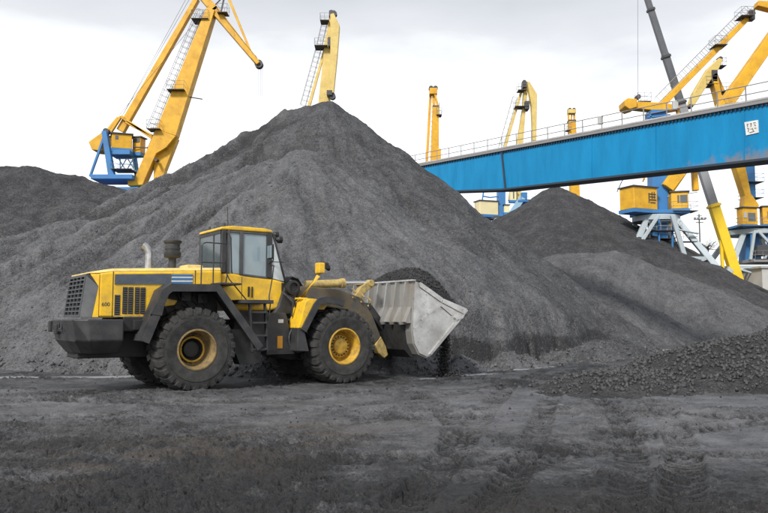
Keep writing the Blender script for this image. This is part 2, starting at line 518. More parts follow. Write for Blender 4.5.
class Heap:
    """heap of loose coal: ridges with talus slopes, slumps and gullies"""

    def __init__(self, ridges, seed, rough=1.0, gully=1.0, cut=None, streak=False):
        self.r = ridges; self.seed = seed; self.rough = rough; self.gully = gully; self.cut = cut; self.streak = streak

    def z(self, x, y):
        # wobble the plan so that the outline is uneven
        wx = x + 0.55 * self.rough * fbm(x * 0.16, y * 0.16, 3, self.seed + 50)
        wy = y + 0.55 * self.rough * fbm(x * 0.16 + 40, y * 0.16, 3, self.seed + 51)
        out = None
        tone = None
        for k, (pts, slope, rnd, tn) in enumerate(self.r):
            d, S, Z, TH, SD = seg_dist(wx, wy, pts)
            u = S + 7.0 * TH
            g = noise(u * 0.9, d * 0.10, self.seed + 3 * k) * 0.30 + noise(u * 2.3, d * 0.22, self.seed + 3 * k + 1) * 0.13
            g = g + noise(u * 0.33 + 5, d * 0.06, self.seed + 3 * k + 2) * 0.55
            lump_z = 0.16 * noise(S * 0.45, S * 0.0 + k, self.seed + 90 + k)
            run = (1 - np.abs(noise(u * 1.5, d * 0.07, self.seed + 3 * k + 40)) * 2.0) * 0.10 + noise(u * 5.0, d * 0.25, self.seed + 3 * k + 41) * 0.035
            h = Z + lump_z - slope * (np.sqrt(d * d + rnd * rnd) - rnd) + (g * 0.55 + run) * self.gully * sstep(0.3, 4.5, d)
            t = tn + 0.06 * noise(u * 0.7, d * 0.12, self.seed + 30 + k) + 0.05 * noise(u * 2.2, d * 0.12, self.seed + 33 + k) + 0.05 * noise(u * 6.0, d * 0.3, self.seed + 36 + k)
            if out is None:
                out, tone = h, t
            else:
                kk = sstep(-0.35, 0.35, h - out)
                out = np.maximum(out, h) + 0.10 * (1 - np.abs(2 * kk - 1))
                tone = tone + (t - tone) * kk
        out = out + self.rough * (0.15 * fbm(x * 0.42, y * 0.42, 3, self.seed + 7) + 0.055 * fbm(x * 1.9, y * 1.9, 4, self.seed + 8, 0.6) + 0.030 * fbm(x * 5.5, y * 5.5, 2, self.seed + 9, 0.7))
        if self.streak:
            # slump scars that run down to the left on the left flank
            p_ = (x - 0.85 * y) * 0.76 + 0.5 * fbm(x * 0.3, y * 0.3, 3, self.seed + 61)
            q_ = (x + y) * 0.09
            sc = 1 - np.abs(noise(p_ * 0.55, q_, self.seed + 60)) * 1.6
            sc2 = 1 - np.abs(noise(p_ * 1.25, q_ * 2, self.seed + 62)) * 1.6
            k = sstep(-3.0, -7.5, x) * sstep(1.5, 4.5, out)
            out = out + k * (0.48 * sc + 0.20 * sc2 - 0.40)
            tone = tone + k * (0.30 * sc + 0.16 * sc2 - 0.32)  # gully shade and lit ridges painted into the tone
        if self.cut is not None:
            out, tone = self.cut(x, y, out, tone)
        return out, tone


def make_heap(name, heap, x0, x1, y0, y1, step, m, tone_noise=0.12, fold=1.0):
    nx = int((x1 - x0) / step) + 1; ny = int((y1 - y0) / step) + 1
    X, Y = np.meshgrid(np.linspace(x0, x1, nx), np.linspace(y0, y1, ny))
    Z, T = heap.z(X, Y)
    T = T + tone_noise * fbm(X * 0.5, Y * 0.5, 4, heap.seed + 70)
    base = -0.35
    keep = Z > base
    idx = np.arange(nx * ny).reshape(ny, nx)
    kq = keep[:-1, :-1] | keep[1:, :-1] | keep[:-1, 1:] | keep[1:, 1:]
    q = np.stack([idx[:-1, :-1][kq], idx[:-1, 1:][kq], idx[1:, 1:][kq], idx[1:, :-1][kq]], axis=1)
    used = np.unique(q)
    remap = np.full(nx * ny, -1, dtype=np.int64); remap[used] = np.arange(len(used))
    V = np.stack([X.ravel()[used], Y.ravel()[used], np.maximum(Z.ravel()[used], base - 0.1)], axis=1)
    me = np_mesh(name, V, remap[q], {"tone": T.ravel()[used]}, m)
    me.shade_smooth()
    o = bpy.data.objects.new(name, me)
    COL.objects.link(o)
    return o


_ICO_V = None


def lumps(name, pts, sizes, m, parent=None, seed=0, fine=False, tone=None):
    """angular coal lumps joined into one mesh"""
    rg = np.random.default_rng(seed)
    n = len(pts)
    if fine:
        p = (1 + 5 ** 0.5) / 2
        bv = np.array([(-1, p, 0), (1, p, 0), (-1, -p, 0), (1, -p, 0), (0, -1, p), (0, 1, p), (0, -1, -p), (0, 1, -p),
                       (p, 0, -1), (p, 0, 1), (-p, 0, -1), (-p, 0, 1)]) / 1.9
        bf = np.array([(0, 11, 5), (0, 5, 1), (0, 1, 7), (0, 7, 10), (0, 10, 11), (1, 5, 9), (5, 11, 4), (11, 10, 2), (10, 7, 6), (7, 1, 8),
                       (3, 9, 4), (3, 4, 2), (3, 2, 6), (3, 6, 8), (3, 8, 9), (4, 9, 5), (2, 4, 11), (6, 2, 10), (8, 6, 7), (9, 8, 1)])
    else:
        bv = np.array([(1, 0, 0), (0, 1, 0), (-1, 0, 0), (0, -1, 0), (0, 0, 1), (0, 0, -1)], float)
        bf = np.array([(0, 1, 4), (1, 2, 4), (2, 3, 4), (3, 0, 4), (1, 0, 5), (2, 1, 5), (3, 2, 5), (0, 3, 5)])
    k = len(bv)
    jit = 1 + rg.uniform(-0.38, 0.38, (n, k, 1))
    V = bv[None] * jit * np.array(rg.uniform(0.65, 1.25, (n, 1, 3)))
    a = rg.uniform(0, 2 * math.pi, n); c, s = np.cos(a), np.sin(a)
    b = rg.uniform(-0.9, 0.9, n); cb, sb = np.cos(b), np.sin(b)
    x = V[:, :, 0] * c[:, None] - V[:, :, 1] * s[:, None]
    y = V[:, :, 0] * s[:, None] + V[:, :, 1] * c[:, None]
    z = V[:, :, 2]
    x2 = x * cb[:, None] + z * sb[:, None]
    z2 = -x * sb[:, None] + z * cb[:, None]
    P = np.stack([x2, y, z2], axis=2) * sizes[:, None, None] * 0.5 + pts[:, None, :]
    F = (bf[None] + (np.arange(n) * k)[:, None, None]).reshape(-1, 3)
    me = np_mesh(name, P.reshape(-1, 3), F, {}, m)
    o = bpy.data.objects.new(name, me)
    COL.objects.link(o)
    if parent: o.parent = parent
    o["kind"] = "stuff"
    return o


# ------------------------------------------------------------------ ground
def track_wave(x, y, pts, half, lug=0.34, depth=0.06):
    """imprint of a lugged tyre along a polyline: height and darkness"""
    d, S, _, _, SD = seg_dist(x, y, pts)
    inside = 1 - sstep(half * 0.82, half, d)
    chev = np.abs(SD) * 0.9
    w = np.cos((S + chev + 0.05 * noise(x * 3, y * 3, 63)) / lug * 2 * math.pi)
    brk = sstep(-0.5, 0.3, fbm(x * 0.9, y * 0.9, 3, 61))
    cut = sstep(0.0, 0.4, w) * inside
    berm = np.exp(-((d - half * 1.12) / (half * 0.22)) ** 2)
    return (-depth * 0.35 * inside - depth * cut + depth * 0.4 * berm) * (0.35 + 0.65 * brk), (cut * 0.7 + 0.3 * inside) * (0.25 + 0.75 * brk)


def gp(px, py):
    """ground point seen at a picture point"""
    p = at(px, py, 10.0)
    k = CAM_H / (CAM_H - p.z)
    return (p.x * k, p.y * k, 0.0)


TRACKS = [
    ([gp(520, 376), gp(585, 383), gp(625, 393), gp(655, 407), gp(675, 428), gp(684, 452), gp(684, 480), gp(676, 530)], 0.25, 0.24, 0.07),
    ([gp(480, 378), gp(545, 387), gp(590, 398), gp(614, 414), gp(628, 434), gp(632, 462), gp(620, 530)], 0.23, 0.24, 0.05),
    ([gp(600, 356), gp(540, 372), gp(505, 390), gp(488, 408), gp(470, 432), gp(442, 462), gp(380, 530)], 0.27, 0.24, 0.075),
    ([gp(640, 352), gp(575, 372), gp(548, 400), gp(538, 430), gp(515, 470), gp(470, 540)], 0.24, 0.24, 0.055),
    ([gp(-80, 400), gp(60, 401), gp(150, 403), gp(230, 402), gp(300, 398), gp(380, 391), gp(450, 381), gp(540, 366)], 0.34, 0.27, 0.07),
    ([gp(-80, 413), gp(60, 414), gp(200, 416), gp(300, 412), gp(400, 402), gp(500, 388), gp(580, 370)], 0.34, 0.27, 0.05),
    ([gp(-60, 455), gp(60, 447), gp(170, 440), gp(270, 430), gp(380, 420), gp(500, 414), gp(640, 414), gp(820, 425)], 0.30, 0.26, 0.06),
    ([gp(-60, 492), gp(90, 484), gp(210, 474), gp(330, 462), gp(480, 454), gp(640, 452), gp(840, 462)], 0.30, 0.26, 0.065),
    ([gp(380, 382), gp(430, 400), gp(455, 425), gp(452, 455), gp(420, 485), gp(340, 530)], 0.24, 0.24, 0.05),
    ([gp(760, 425), gp(690, 432), gp(600, 446), gp(520, 470), gp(450, 530)], 0.25, 0.24, 0.055),
    ([gp(200, 530), gp(330, 500), gp(470, 470), gp(600, 440), gp(720, 420), gp(840, 412)], 0.28, 0.25, 0.05),
]


def ground_h(x, y):
    r = np.hypot(x, y)
    near = 1 - sstep(45, 90, r)
    z = 0.055 * fbm(x * 0.22, y * 0.3, 3, 1) * near
    rough = sstep(-0.15, 0.5, fbm(x * 0.28, y * 0.36, 3, 5))
    left = sstep(3.0, -4.0, x) * sstep(16.5, 11, y)
    rough = np.clip(rough * 0.75 + 0.55 * left, 0, 1)
    clod = 1 - np.abs(noise(x * 2.5, y * 2.7, 9))
    clod2 = noise(x * 5.0, y * 5.6, 10)
    fine = fbm(x * 10.0, y * 11.5, 3, 12, 0.65)
    nf = 1 - sstep(24, 48, r)
    cl = sstep(0.05, 0.5, noise(x * 3.2 + 0.7 * fine, y * 4.2 + 0.5 * fine, 14)) + 0.6 * sstep(0.1, 0.5, noise(x * 7.0 + 0.5 * fine, y * 9.0, 15))
    z = z + (0.062 * (clod - 0.55) * rough + 0.034 * clod2 * (0.2 + rough) + 0.020 * fine * (0.35 + rough) + 0.038 * cl * (0.14 + rough)) * nf
    dk = np.zeros_like(x)
    for pts, half, lug, dep in TRACKS:
        h, d = track_wave(x, y, pts, half, lug, dep)
        z = z + h; dk = np.maximum(dk, d)
    # paler, smoother strips behind the machine and at the bend between the heaps
    pale_strip = np.zeros_like(x)
    for a, b, wd in PALE_STRIPS:
        d, S, _, _, _ = seg_dist(x, y, [a, b])
        pale_strip = np.maximum(pale_strip, 1 - sstep(wd * 0.3, wd, d + 0.35 * wd * noise(x * 0.5, y * 1.6, 21)))
    z = z * (1 - 0.85 * pale_strip) - 0.02 * pale_strip
    return z, rough, dk, pale_strip, nf


PALE_STRIPS = [(gp(-40, 377), gp(120, 376.5), 0.8), (gp(120, 376), gp(240, 374), 0.45),
        (gp(440, 373.5), gp(530, 367.5), 0.8), (gp(530, 367.5), gp(590, 358.5), 1.0), (gp(590, 358.5), gp(665, 349.5), 1.5), (gp(470, 366.5), gp(560, 359), 0.7),
        (gp(420, 379), gp(500, 373), 0.35), (gp(300, 372), gp(420, 371), 0.3)]


def make_ground():
    fine = np.linspace(R(-34), R(34), 660)
    coarse = np.linspace(R(35), R(325), 80)[1:-1]
    ang = np.concatenate([fine, coarse])
    rad = np.concatenate([4.6 * np.power(1.0031, np.arange(0, 790)), np.geomspace(54, 6000, 40)])
    A, RR = np.meshgrid(ang, rad)
    X = RR * np.sin(A); Y = RR * np.cos(A)
    Z, rough, dk, pale_strip, nf = ground_h(X, Y)
    tone = 0.24 + 0.18 * fbm(X * 0.18, Y * 0.3, 3, 31) + 0.14 * fbm(X * 0.7, Y * 0.45, 3, 32)
    # dust lane on the compacted drive path, churned ground darker
    lane, _, _, _, _ = seg_dist(X, Y, [gp(-60, 404), gp(250, 400), gp(430, 398), gp(620, 404), gp(800, 424)])
    tone = tone + 0.13 * fbm(X * 5, Y * 5.5, 4, 35, 0.65) * nf + 0.40 * np.exp(-(lane / 4.6) ** 2) - 0.24 * rough - 0.50 * dk
    d2, _, _, _, _ = seg_dist(X, Y, [gp(420, 440), gp(560, 425)])
    tone = tone + 0.20 * np.exp(-(d2 / 3.0) ** 2) + 0.26 * fbm(X * 1.4, Y * 1.5, 4, 33, 0.62) * nf
    tone = tone + 0.25 * sstep(0.15, 0.8, pale_strip)
    tone = tone - 0.33 * sstep(12.0, 8.2, RR + 2.0 * fbm(X * 0.4, Y * 0.6, 3, 34))  # vignette painted into the tone, darkening the ground nearest the viewer
    bx, _, _, _, _ = seg_dist(X, Y, [gp(130, 462), gp(240, 446), gp(325, 430)])
    brown = 0.42 * np.exp(-(bx / 1.5) ** 2) * sstep(-0.45, 0.45, fbm(X * 0.9, Y * 1.3, 4, 41)) + 0.10 * sstep(0.1, 0.8, fbm(X * 0.3, Y * 0.5, 3, 42))
    brown = np.clip(brown, 0, 0.7) * nf
    na, nr = len(ang), len(rad)
    idx = np.arange(na * nr).reshape(nr, na)
    nxt = np.roll(idx, -1, axis=1)
    q = np.stack([idx[:-1].ravel(), nxt[:-1].ravel(), nxt[1:].ravel(), idx[1:].ravel()], axis=1)
    V = np.stack([X.ravel(), Y.ravel(), Z.ravel()], axis=1)
    # close the middle with a small fan (quads that share the centre)
    cen = len(V)
    V = np.vstack([V, [[0, 0, 0.0]]])
    inner = idx[0]
    fan = np.stack([np.full(na, cen), inner, np.roll(inner, -1), np.full(na, cen)], axis=1)
    # keep the fan as proper triangles in a second step
    def ap(a): return np.append(a.ravel(), 0.3)
    me = np_mesh("ground", V, q, {"tone": ap(tone), "brown": ap(brown), "pale_strip": ap(pale_strip)}, M['ground'])
    import bmesh
    bm = bmesh.new()
    bm.from_mesh(me)
    bm.verts.ensure_lookup_table()
    for a, b in zip(inner.tolist(), np.roll(inner, -1).tolist()):
        bm.faces.new((bm.verts[cen], bm.verts[b], bm.verts[a]))
    bm.to_mesh(me); bm.free()
    me.shade_smooth()
    o = bpy.data.objects.new("ground", me)
    COL.objects.link(o)
    tag(o, kind="structure")
    return o


make_ground()


# ------------------------------------------------------------------ coal heaps
def rid(*p):
    return [tuple(at(a, b, c)) for a, b, c in p]


def main_cut(x, y, z, t):
    """the face the loader has dug into the right foot of the tall heap"""
    az = 384 + 754 * x / np.maximum(y, 1)
    k = sstep(405, 450, az) * (1 - sstep(545, 645, az)) * sstep(66, 60, y)
    line = 1357.0 / (np.interp(az, [400, 440, 500, 560, 620, 680], [372, 370.5, 366, 361, 355, 351]) - 320.0)
    q = y - line + 0.9 * fbm(x * 0.45, y * 0.45, 3, 77) + 0.22 * noise(x * 2.6, y * 2.6, 78)
    hb = 0.95 + 0.45 * noise(x * 0.4, y * 0.4, 79)
    rise = 2.9
    face_z = np.minimum(q * rise, hb) + np.maximum(0, q - hb / rise) * 0.85
    slump = (0.24 + 0.5 * fbm(x * 0.55, y * 0.55, 3, 80)) * sstep(-2.6, -0.9, q)
    face_z = np.where(q < 0.35, np.maximum(face_z, slump), face_z)
    face_z = np.where(q < -2.6, -0.5, face_z) + 0.10 * noise(x * 3.5, y * 3.5, 82)
    cutz = np.minimum(z, face_z)
    face = k * sstep(-0.1, 0.08, q) * sstep(hb / rise + 0.22, hb / rise + 0.02, q) * (z > face_z)
    return z + (cutz - z) * k, t - 0.34 * face


heap_main = Heap([
    (rid((326, 103, 48), (316, 104, 48), (290, 111, 48), (262, 121, 48), (240, 132, 47.5), (200, 160, 46), (160, 180, 44.5)), 0.81, 0.45, 0.20),
    (rid((160, 178, 44.5), (120, 199, 42.5), (60, 222, 40), (0, 244, 38), (-120, 286, 35), (-260, 312, 31)), 0.64, 0.9, 0.33),
    (rid((304, 150, 40.0), (292, 153, 39.8), (276, 164, 39.8), (250, 169, 40.0), (222, 172, 40.2), (190, 184, 40.4)), 0.71, 0.7, 0.38),
    (rid((222, 176, 39.6), (190, 208, 37.4), (150, 244, 35.2), (100, 285, 32.8)), 0.74, 0.35, 0.42),
    (rid((168, 186, 41.8), (140, 212, 39.8), (104, 244, 37.0), (60, 280, 34.5)), 0.74, 0.35, 0.36),
    (rid((276, 170, 39.4), (262, 205, 37.2), (245, 245, 34.6)), 0.73, 0.5, 0.42),
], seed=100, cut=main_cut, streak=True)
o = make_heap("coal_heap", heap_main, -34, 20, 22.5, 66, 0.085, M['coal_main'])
tag(o, "tallest grey coal heap rising right behind the yellow wheel loader", "coal heap", "heaps of coal in the yard")
MAIN = o

heap_left = Heap([
    (rid((-160, 150, 72), (-60, 158, 72), (0, 167, 72), (40, 166, 72), (62, 173, 72), (84, 176, 72), (110, 185, 72), (150, 197, 72), (200, 226, 72)), 0.60, 1.5, 0.14),
    (rid((-120, 205, 60), (0, 212, 59), (40, 222, 58), (90, 250, 56)), 0.6, 1.5, 0.24),
    (rid((62, 176, 71), (85, 195, 66), (108, 222, 61)), 0.62, 0.7, 0.17),
], seed=200, rough=1.2)
o = make_heap("coal_heap", heap_left, -75, -8, 40, 100, 0.22, M['coal_far'])
tag(o, "broad dark coal heap in front of the crane with blue legs", "coal heap", "heaps of coal in the yard")

heap_back = Heap([(rid((558, 187, 95), (556, 187, 95)), 0.60, 0.6, 0.12),
                  (rid((558, 188, 95), (600, 222, 94), (650, 260, 92), (690, 284, 91)), 0.62, 1.0, 0.10)], seed=300, rough=1.0, gully=0.6)
o = make_heap("coal_heap", heap_back, -8, 62, 62, 130, 0.28, M['coal_far'])
tag(o, "dark pointed coal heap whose tip reaches the underside of the blue girder", "coal heap", "heaps of coal in the yard")

heap_pale = Heap([(rid((520, 262, 73), (552, 257, 73), (580, 253, 72), (612, 251, 71), (640, 259, 70), (668, 272, 69)), 0.60, 1.2, 0.36),
                  (rid((668, 272, 69), (700, 294, 67), (735, 312, 65), (765, 325, 64)), 0.58, 1.0, 0.30),
                  (rid((560, 268, 66), (590, 288, 63)), 0.55, 1.5, 0.34)], seed=400, rough=1.2)
o = make_heap("coal_heap", heap_pale, 6, 42, 48, 88, 0.15, M['coal_main'])
tag(o, "low pale grey coal heap in front of the dark pointed heap", "coal heap", "heaps of coal in the yard")

heap_black = Heap([(rid((640, 278, 84), (680, 269, 83), (700, 265, 83), (722, 270, 82), (745, 284, 81), (790, 311, 80), (840, 325, 80)), 0.62, 1.0, -0.02)], seed=500, rough=1.2)
o = make_heap("coal_heap", heap_black, 18, 62, 62, 102, 0.22, M['coal_black'])
tag(o, "blackest coal heap, low below the foot of the bright yellow boom", "coal heap", "heaps of coal in the yard")


def near_cut(x, y, z, t):
    return z, t


heap_near = Heap([(rid((612, 378, 20.2), (660, 360, 21.0), (720, 343, 21.8), (775, 330, 22.4), (860, 308, 23), (960, 300, 24)), 0.36, 1.2, 0.10),
                  (rid((560, 391, 19.0), (612, 379, 20.0)), 0.20, 1.0, 0.14)], seed=600, rough=0.55, gully=0.35, cut=near_cut)
o = make_heap("coal_heap", heap_near, 2.5, 18, 13.5, 27, 0.055, M['coal_coarse'])
tag(o, "low spread of coarse coal lumps nearest the camera, on the tracked ground", "coal heap", "heaps of coal in the yard")
NEAR = o


def scatter_on(heap, n, x0, x1, y0, y1, smin, smax, seed, zmin=0.0, zmax=99, sink=0.2, power=3.0, mask=None):
    rg = np.random.default_rng(seed)
    x = rg.uniform(x0, x1, n); y = rg.uniform(y0, y1, n)
    z, _ = heap.z(x, y)
    k = (z > zmin) & (z < zmax)
    if mask is not None: k &= mask(x, y, z, rg)
    x, y, z = x[k], y[k], z[k]
    s = smin + (smax - smin) * rg.uniform(0, 1, len(x)) ** power
    return np.stack([x, y, z + s * sink], axis=1), s


p, s = scatter_on(heap_near, 62000, 2.0, 16, 13.5, 24.5, 0.018, 0.16, 1, zmin=-0.16, power=6.0,
                  mask=lambda x, y, z, rg: rg.uniform(0, 1, len(x)) < np.clip(0.06 + 3.2 * (z + 0.03), 0.03, 1))
p[:, 2] = np.maximum(p[:, 2], ground_h(p[:, 0], p[:, 1])[0] + 0.2 * s)
lumps("coal_lumps", p, s, M['lump_dark'], NEAR, 2)
p, s = scatter_on(heap_main, 16000, -20, 20, 23, 46, 0.03, 0.12, 3, zmin=0.0, power=4.0,
                  mask=lambda x, y, z, rg: rg.uniform(0, 1, len(x)) < np.clip(0.9 - z / 5.0, 0.10, 1))
p2, s2 = scatter_on(heap_main, 60000, -20, 20, 23, 44, 0.04, 0.22, 33, zmin=-0.05, zmax=1.0, power=5.0,
                    mask=lambda x, y, z, rg: rg.uniform(0, 1, len(x)) < 0.65 * np.clip(1 - z / 0.9, 0.05, 1))
lumps("coal_lumps", np.vstack([p, p2]), np.concatenate([s, s2]), M['lump'], MAIN, 4)

# loose lumps on the ground
rg = np.random.default_rng(5)
n = 5000
rr = 6.2 * np.exp(rg.uniform(0, 1, n) * math.log(36 / 6.2)); aa = rg.uniform(R(-31), R(31), n)
x = rr * np.sin(aa); y = rr * np.cos(aa)
k = fbm(x * 0.45, y * 0.7, 3, 88) + 0.25 * rg.normal(size=n) > 0.12
x, y = x[k], y[k]
z = ground_h(x, y)[0]
s = 0.010 + 0.05 * rg.uniform(0, 1, len(x)) ** 4
s = s * np.clip(np.hypot(x, y) / 14, 0.6, 1.6)
o = lumps("loose_coal", np.stack([x, y, z + 0.2 * s], axis=1), s, M['lump_black'], None, 6)
tag(o, "small loose lumps of coal strewn over the dark yard ground", kind="stuff")


# ------------------------------------------------------------------ blue girder bridge
def make_bridge():
    # three stations along the girder: far end behind the heap, bolted joint, near end beyond the frame
    def st(px, ty, by, Y):
        return at(px, ty, Y), at(px, by, Y)
    Lt, Lb = st(396, 171.0, 192.6, 72.9)
    Jt, Jb = st(503, 151.3, 188.6, 59.4)
    Rt, Rb = st(768, 103.0, 157.8, 40.0)
    d = (Rt - Jt); Et = Rt + d * 0.42
    d2 = (Rb - Jb); Eb = Rb + d2 * 0.42
    root = empty("girder_bridge", (Jt.x, Jt.y, 0))
    og = root.location.copy()
    tag(root, "long blue steel girder bridge crossing high above the coal heaps", "bridge")
    along = (Rt - Jt).normalized()
    back = Vector((along.y, -along.x, 0)).normalized()
    if back.y < 0: back = -back
    Wd = 1.3

    def web(a_t, a_b, b_t, b_b, nseg, nm):
        """front web as a grid with a rust attribute, closed into a box"""
        nz_ = 12
        P = []
        rust = []
        for j in range(nz_ + 1):
            for i in range(nseg + 1):
                u = i / nseg; v = j / nz_
                q = a_b.lerp(b_b, u).lerp(a_t.lerp(b_t, u), v)
                P.append(q - og)
                ux = (384 + 754 * q.x / q.y)
                rust.append(max(0.0, min(1.0, (ux - 640) / 110)) * max(0.0, 1 - v * 2.1) * 0.42 + 0.12 * max(0.0, 1 - v * 6))
        F = []
        for j in range(nz_):
            for i in range(nseg):
                k = j * (nseg + 1) + i
                F.append((k, k + 1, k + nseg + 2, k + nseg + 1))
        nf = len(P)
        for q in (a_b, b_b, b_t, a_t):
            P.append(q + back * Wd - og)
        c = [0, nseg, (nz_ + 1) * (nseg + 1) - 1, nz_ * (nseg + 1)]
        F += [(nf + 3, nf + 2, nf + 1, nf), (c[0], nf, nf + 1, c[1]), (c[3], c[2], nf + 2, nf + 3), (c[0], c[3], nf + 3, nf), (c[1], nf + 1, nf + 2, c[2])]
        me = bpy.data.meshes.new(nm); me.from_pydata(P, [], F)
        a = me.attributes.new("rust", 'FLOAT', 'POINT')
        a.data.foreach_set("value", rust + [0.0] * 4)
        me.materials.append(M['bridge'])
        ob = bpy.data.objects.new(nm, me); COL.objects.link(ob); ob.parent = root
        return ob
    web(Lt, Lb, Jt, Jb, 20, "girder_section")
    web(Jt + along * 0.02, Jb + along * 0.02, Et, Eb, 60, "girder_section")
    up = Vector((0, 0, 1))
    # bottom flange, wider than the web; underside shade painted in as dark blue
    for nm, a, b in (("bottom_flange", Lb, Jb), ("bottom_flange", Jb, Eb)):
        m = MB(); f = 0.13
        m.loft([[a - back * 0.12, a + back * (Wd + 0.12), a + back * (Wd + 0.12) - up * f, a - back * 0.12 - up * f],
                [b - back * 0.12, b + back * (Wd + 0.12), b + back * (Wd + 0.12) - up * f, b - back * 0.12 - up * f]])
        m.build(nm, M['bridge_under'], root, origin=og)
    # walkway deck on top
    for a, b in ((Lt, Jt), (Jt, Et)):
        m = MB()
        m.loft([[a - back * 0.18 + up * 0.16, a + back * (Wd + .1) + up * 0.16, a + back * (Wd + .1) + up * 0.004, a - back * 0.18 + up * 0.004],
                [b - back * 0.18 + up * 0.16, b + back * (Wd + .1) + up * 0.16, b + back * (Wd + .1) + up * 0.004, b - back * 0.18 + up * 0.004]])
        m.build("walkway_deck", M['rail'], root, origin=og)
        m = MB()
        m.tube([a - back * 0.05 + up * 0.25, b - back * 0.05 + up * 0.25], 0.10, 12)
        m.build("pipe", M['galv'], root, smooth=40, origin=og)
    # short dark teeth under the deck edge, painted as stiffener shadows
    m = MB()
    for i in range(120):
        u = (i + 0.5) / 120
        q = Jt.lerp(Et, u); t_ = along
        m.beam(q - back * 0.06 - up * 0.02, q - back * 0.06 - up * 0.15, 0.07, 0.10, side=back)
    for i in range(44):
        u = (i + 0.5) / 44
        q = Lt.lerp(Jt, u)
        m.beam(q - back * 0.06 - up * 0.02, q - back * 0.06 - up * 0.15, 0.07, 0.10, side=back)
    tag(m.build("edge_shadow_teeth", M['bridge_under'], root, origin=og), kind="stuff")
    # bolted joint and weld seams
    m = MB()
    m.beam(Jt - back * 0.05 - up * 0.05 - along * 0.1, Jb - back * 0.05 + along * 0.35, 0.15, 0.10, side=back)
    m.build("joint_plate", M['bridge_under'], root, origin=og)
    for u in (0.30, 0.47, 0.66, 0.84):
        m = MB()
        a, b = Jt.lerp(Et, u), Jb.lerp(Eb, u)
        m.beam(a - back * 0.012 - up * 0.03, b - back * 0.012, 0.07, 0.03, side=back)
        m.build("weld_seam", M['bridge'], root, origin=og)
    # railing: posts each a part, two rails
    pts = []
    for i in range(9): pts.append(Lt.lerp(Jt, i / 9))
    for i in range(19): pts.append(Jt.lerp(Et, i / 18))
    for q in pts:
        m = MB(); m.beam(q - back * 0.12 + up * 0.16, q - back * 0.12 + up * 1.15, 0.06, 0.06)
        m.build("railing_post", M['rail'], root, origin=og)
    for hgt in (0.66, 1.15):
        m = MB(); m.tube([q - back * 0.12 + up * hgt for q in pts], 0.028, 6)
        m.build("handrail", M['rail'], root, origin=og)
    # small lamp boxes on the railing
    for u in (0.33, 0.52, 0.92):
        q = Jt.lerp(Et, u) - back * 0.12 + up * 0.6
        m = MB(); m.box(q.x - 0.16, q.x + 0.16, q.y - 0.12, q.y + 0.12, q.z, q.z + 0.55)
        m.build("junction_box", M['galv'], root, origin=og, bevel=0.03)
    # white plate fixed to the web, with worn print
    def onweb(px, py):
        # hit the web plane
        r = at(px, py, 1.0) - Vector((0, 0, CAM_H))
        nrm = along.cross(up).normalized()
        k = (Jt - Vector((0, 0, CAM_H))).dot(nrm) / r.dot(nrm)
        return Vector((0, 0, CAM_H)) + r * k
    q = [onweb(745.5, 122.5), onweb(758.8, 120.2), onweb(759.6, 132.8), onweb(747.2, 135.6)]
    m = MB()
    m.loft([[p - back * 0.10 for p in q], [p - back * 0.02 for p in q]])
    plate = m.build("notice_plate", M['white'], root, origin=og)
    m = MB()
    def on(u, v): return q[0].lerp(q[1], u).lerp(q[3].lerp(q[2], u), v) - back * 0.106
    for (u0, v0, u1, v1) in ((.15, .2, .3, .2), (.4, .18, .55, .2), (.66, .16, .84, .2), (.2, .2, .2, .42), (.5, .2, .45, .45), (.72, .3, .84, .45),
                             (.15, .5, .3, .55), (.28, .55, .2, .8), (.4, .6, .5, .62), (.55, .55, .62, .8), (.72, .6, .86, .62), (.3, .86, .7, .84)):
        m.beam(on(u0, v0), on(u1, v1) + Vector((0.004, 0, 0.003)), 0.05, 0.006, side=back)
    m.build("worn_print", mat("worn_print", (0.20, 0.15, 0.10), 0.7), plate, origin=og)
    # steel trestles that carry it: behind the tall heap, and beyond the frame
    for q in (Lt.lerp(Jt, 0.02), Rt.lerp(Et, 0.86)):
        qb = Lb.lerp(Jb, 0.02) if q.y > 60 else Rb.lerp(Eb, 0.86)
        m = MB()
        for sgn in (-1, 1):
            foot = Vector((qb.x + sgn * 0.6 * along.x, qb.y + sgn * 0.6 * along.y, -0.3))
            for kk in (0.1, Wd - 0.1):
                m.beam(foot + back * (kk + (0.6 if kk > 1 else -0.6)), Vector((qb.x, qb.y, qb.z - 0.23)) + back * kk, 0.35, 0.35)
        m.build("trestle_leg", M['c_blue'], root, origin=og)


make_bridge()


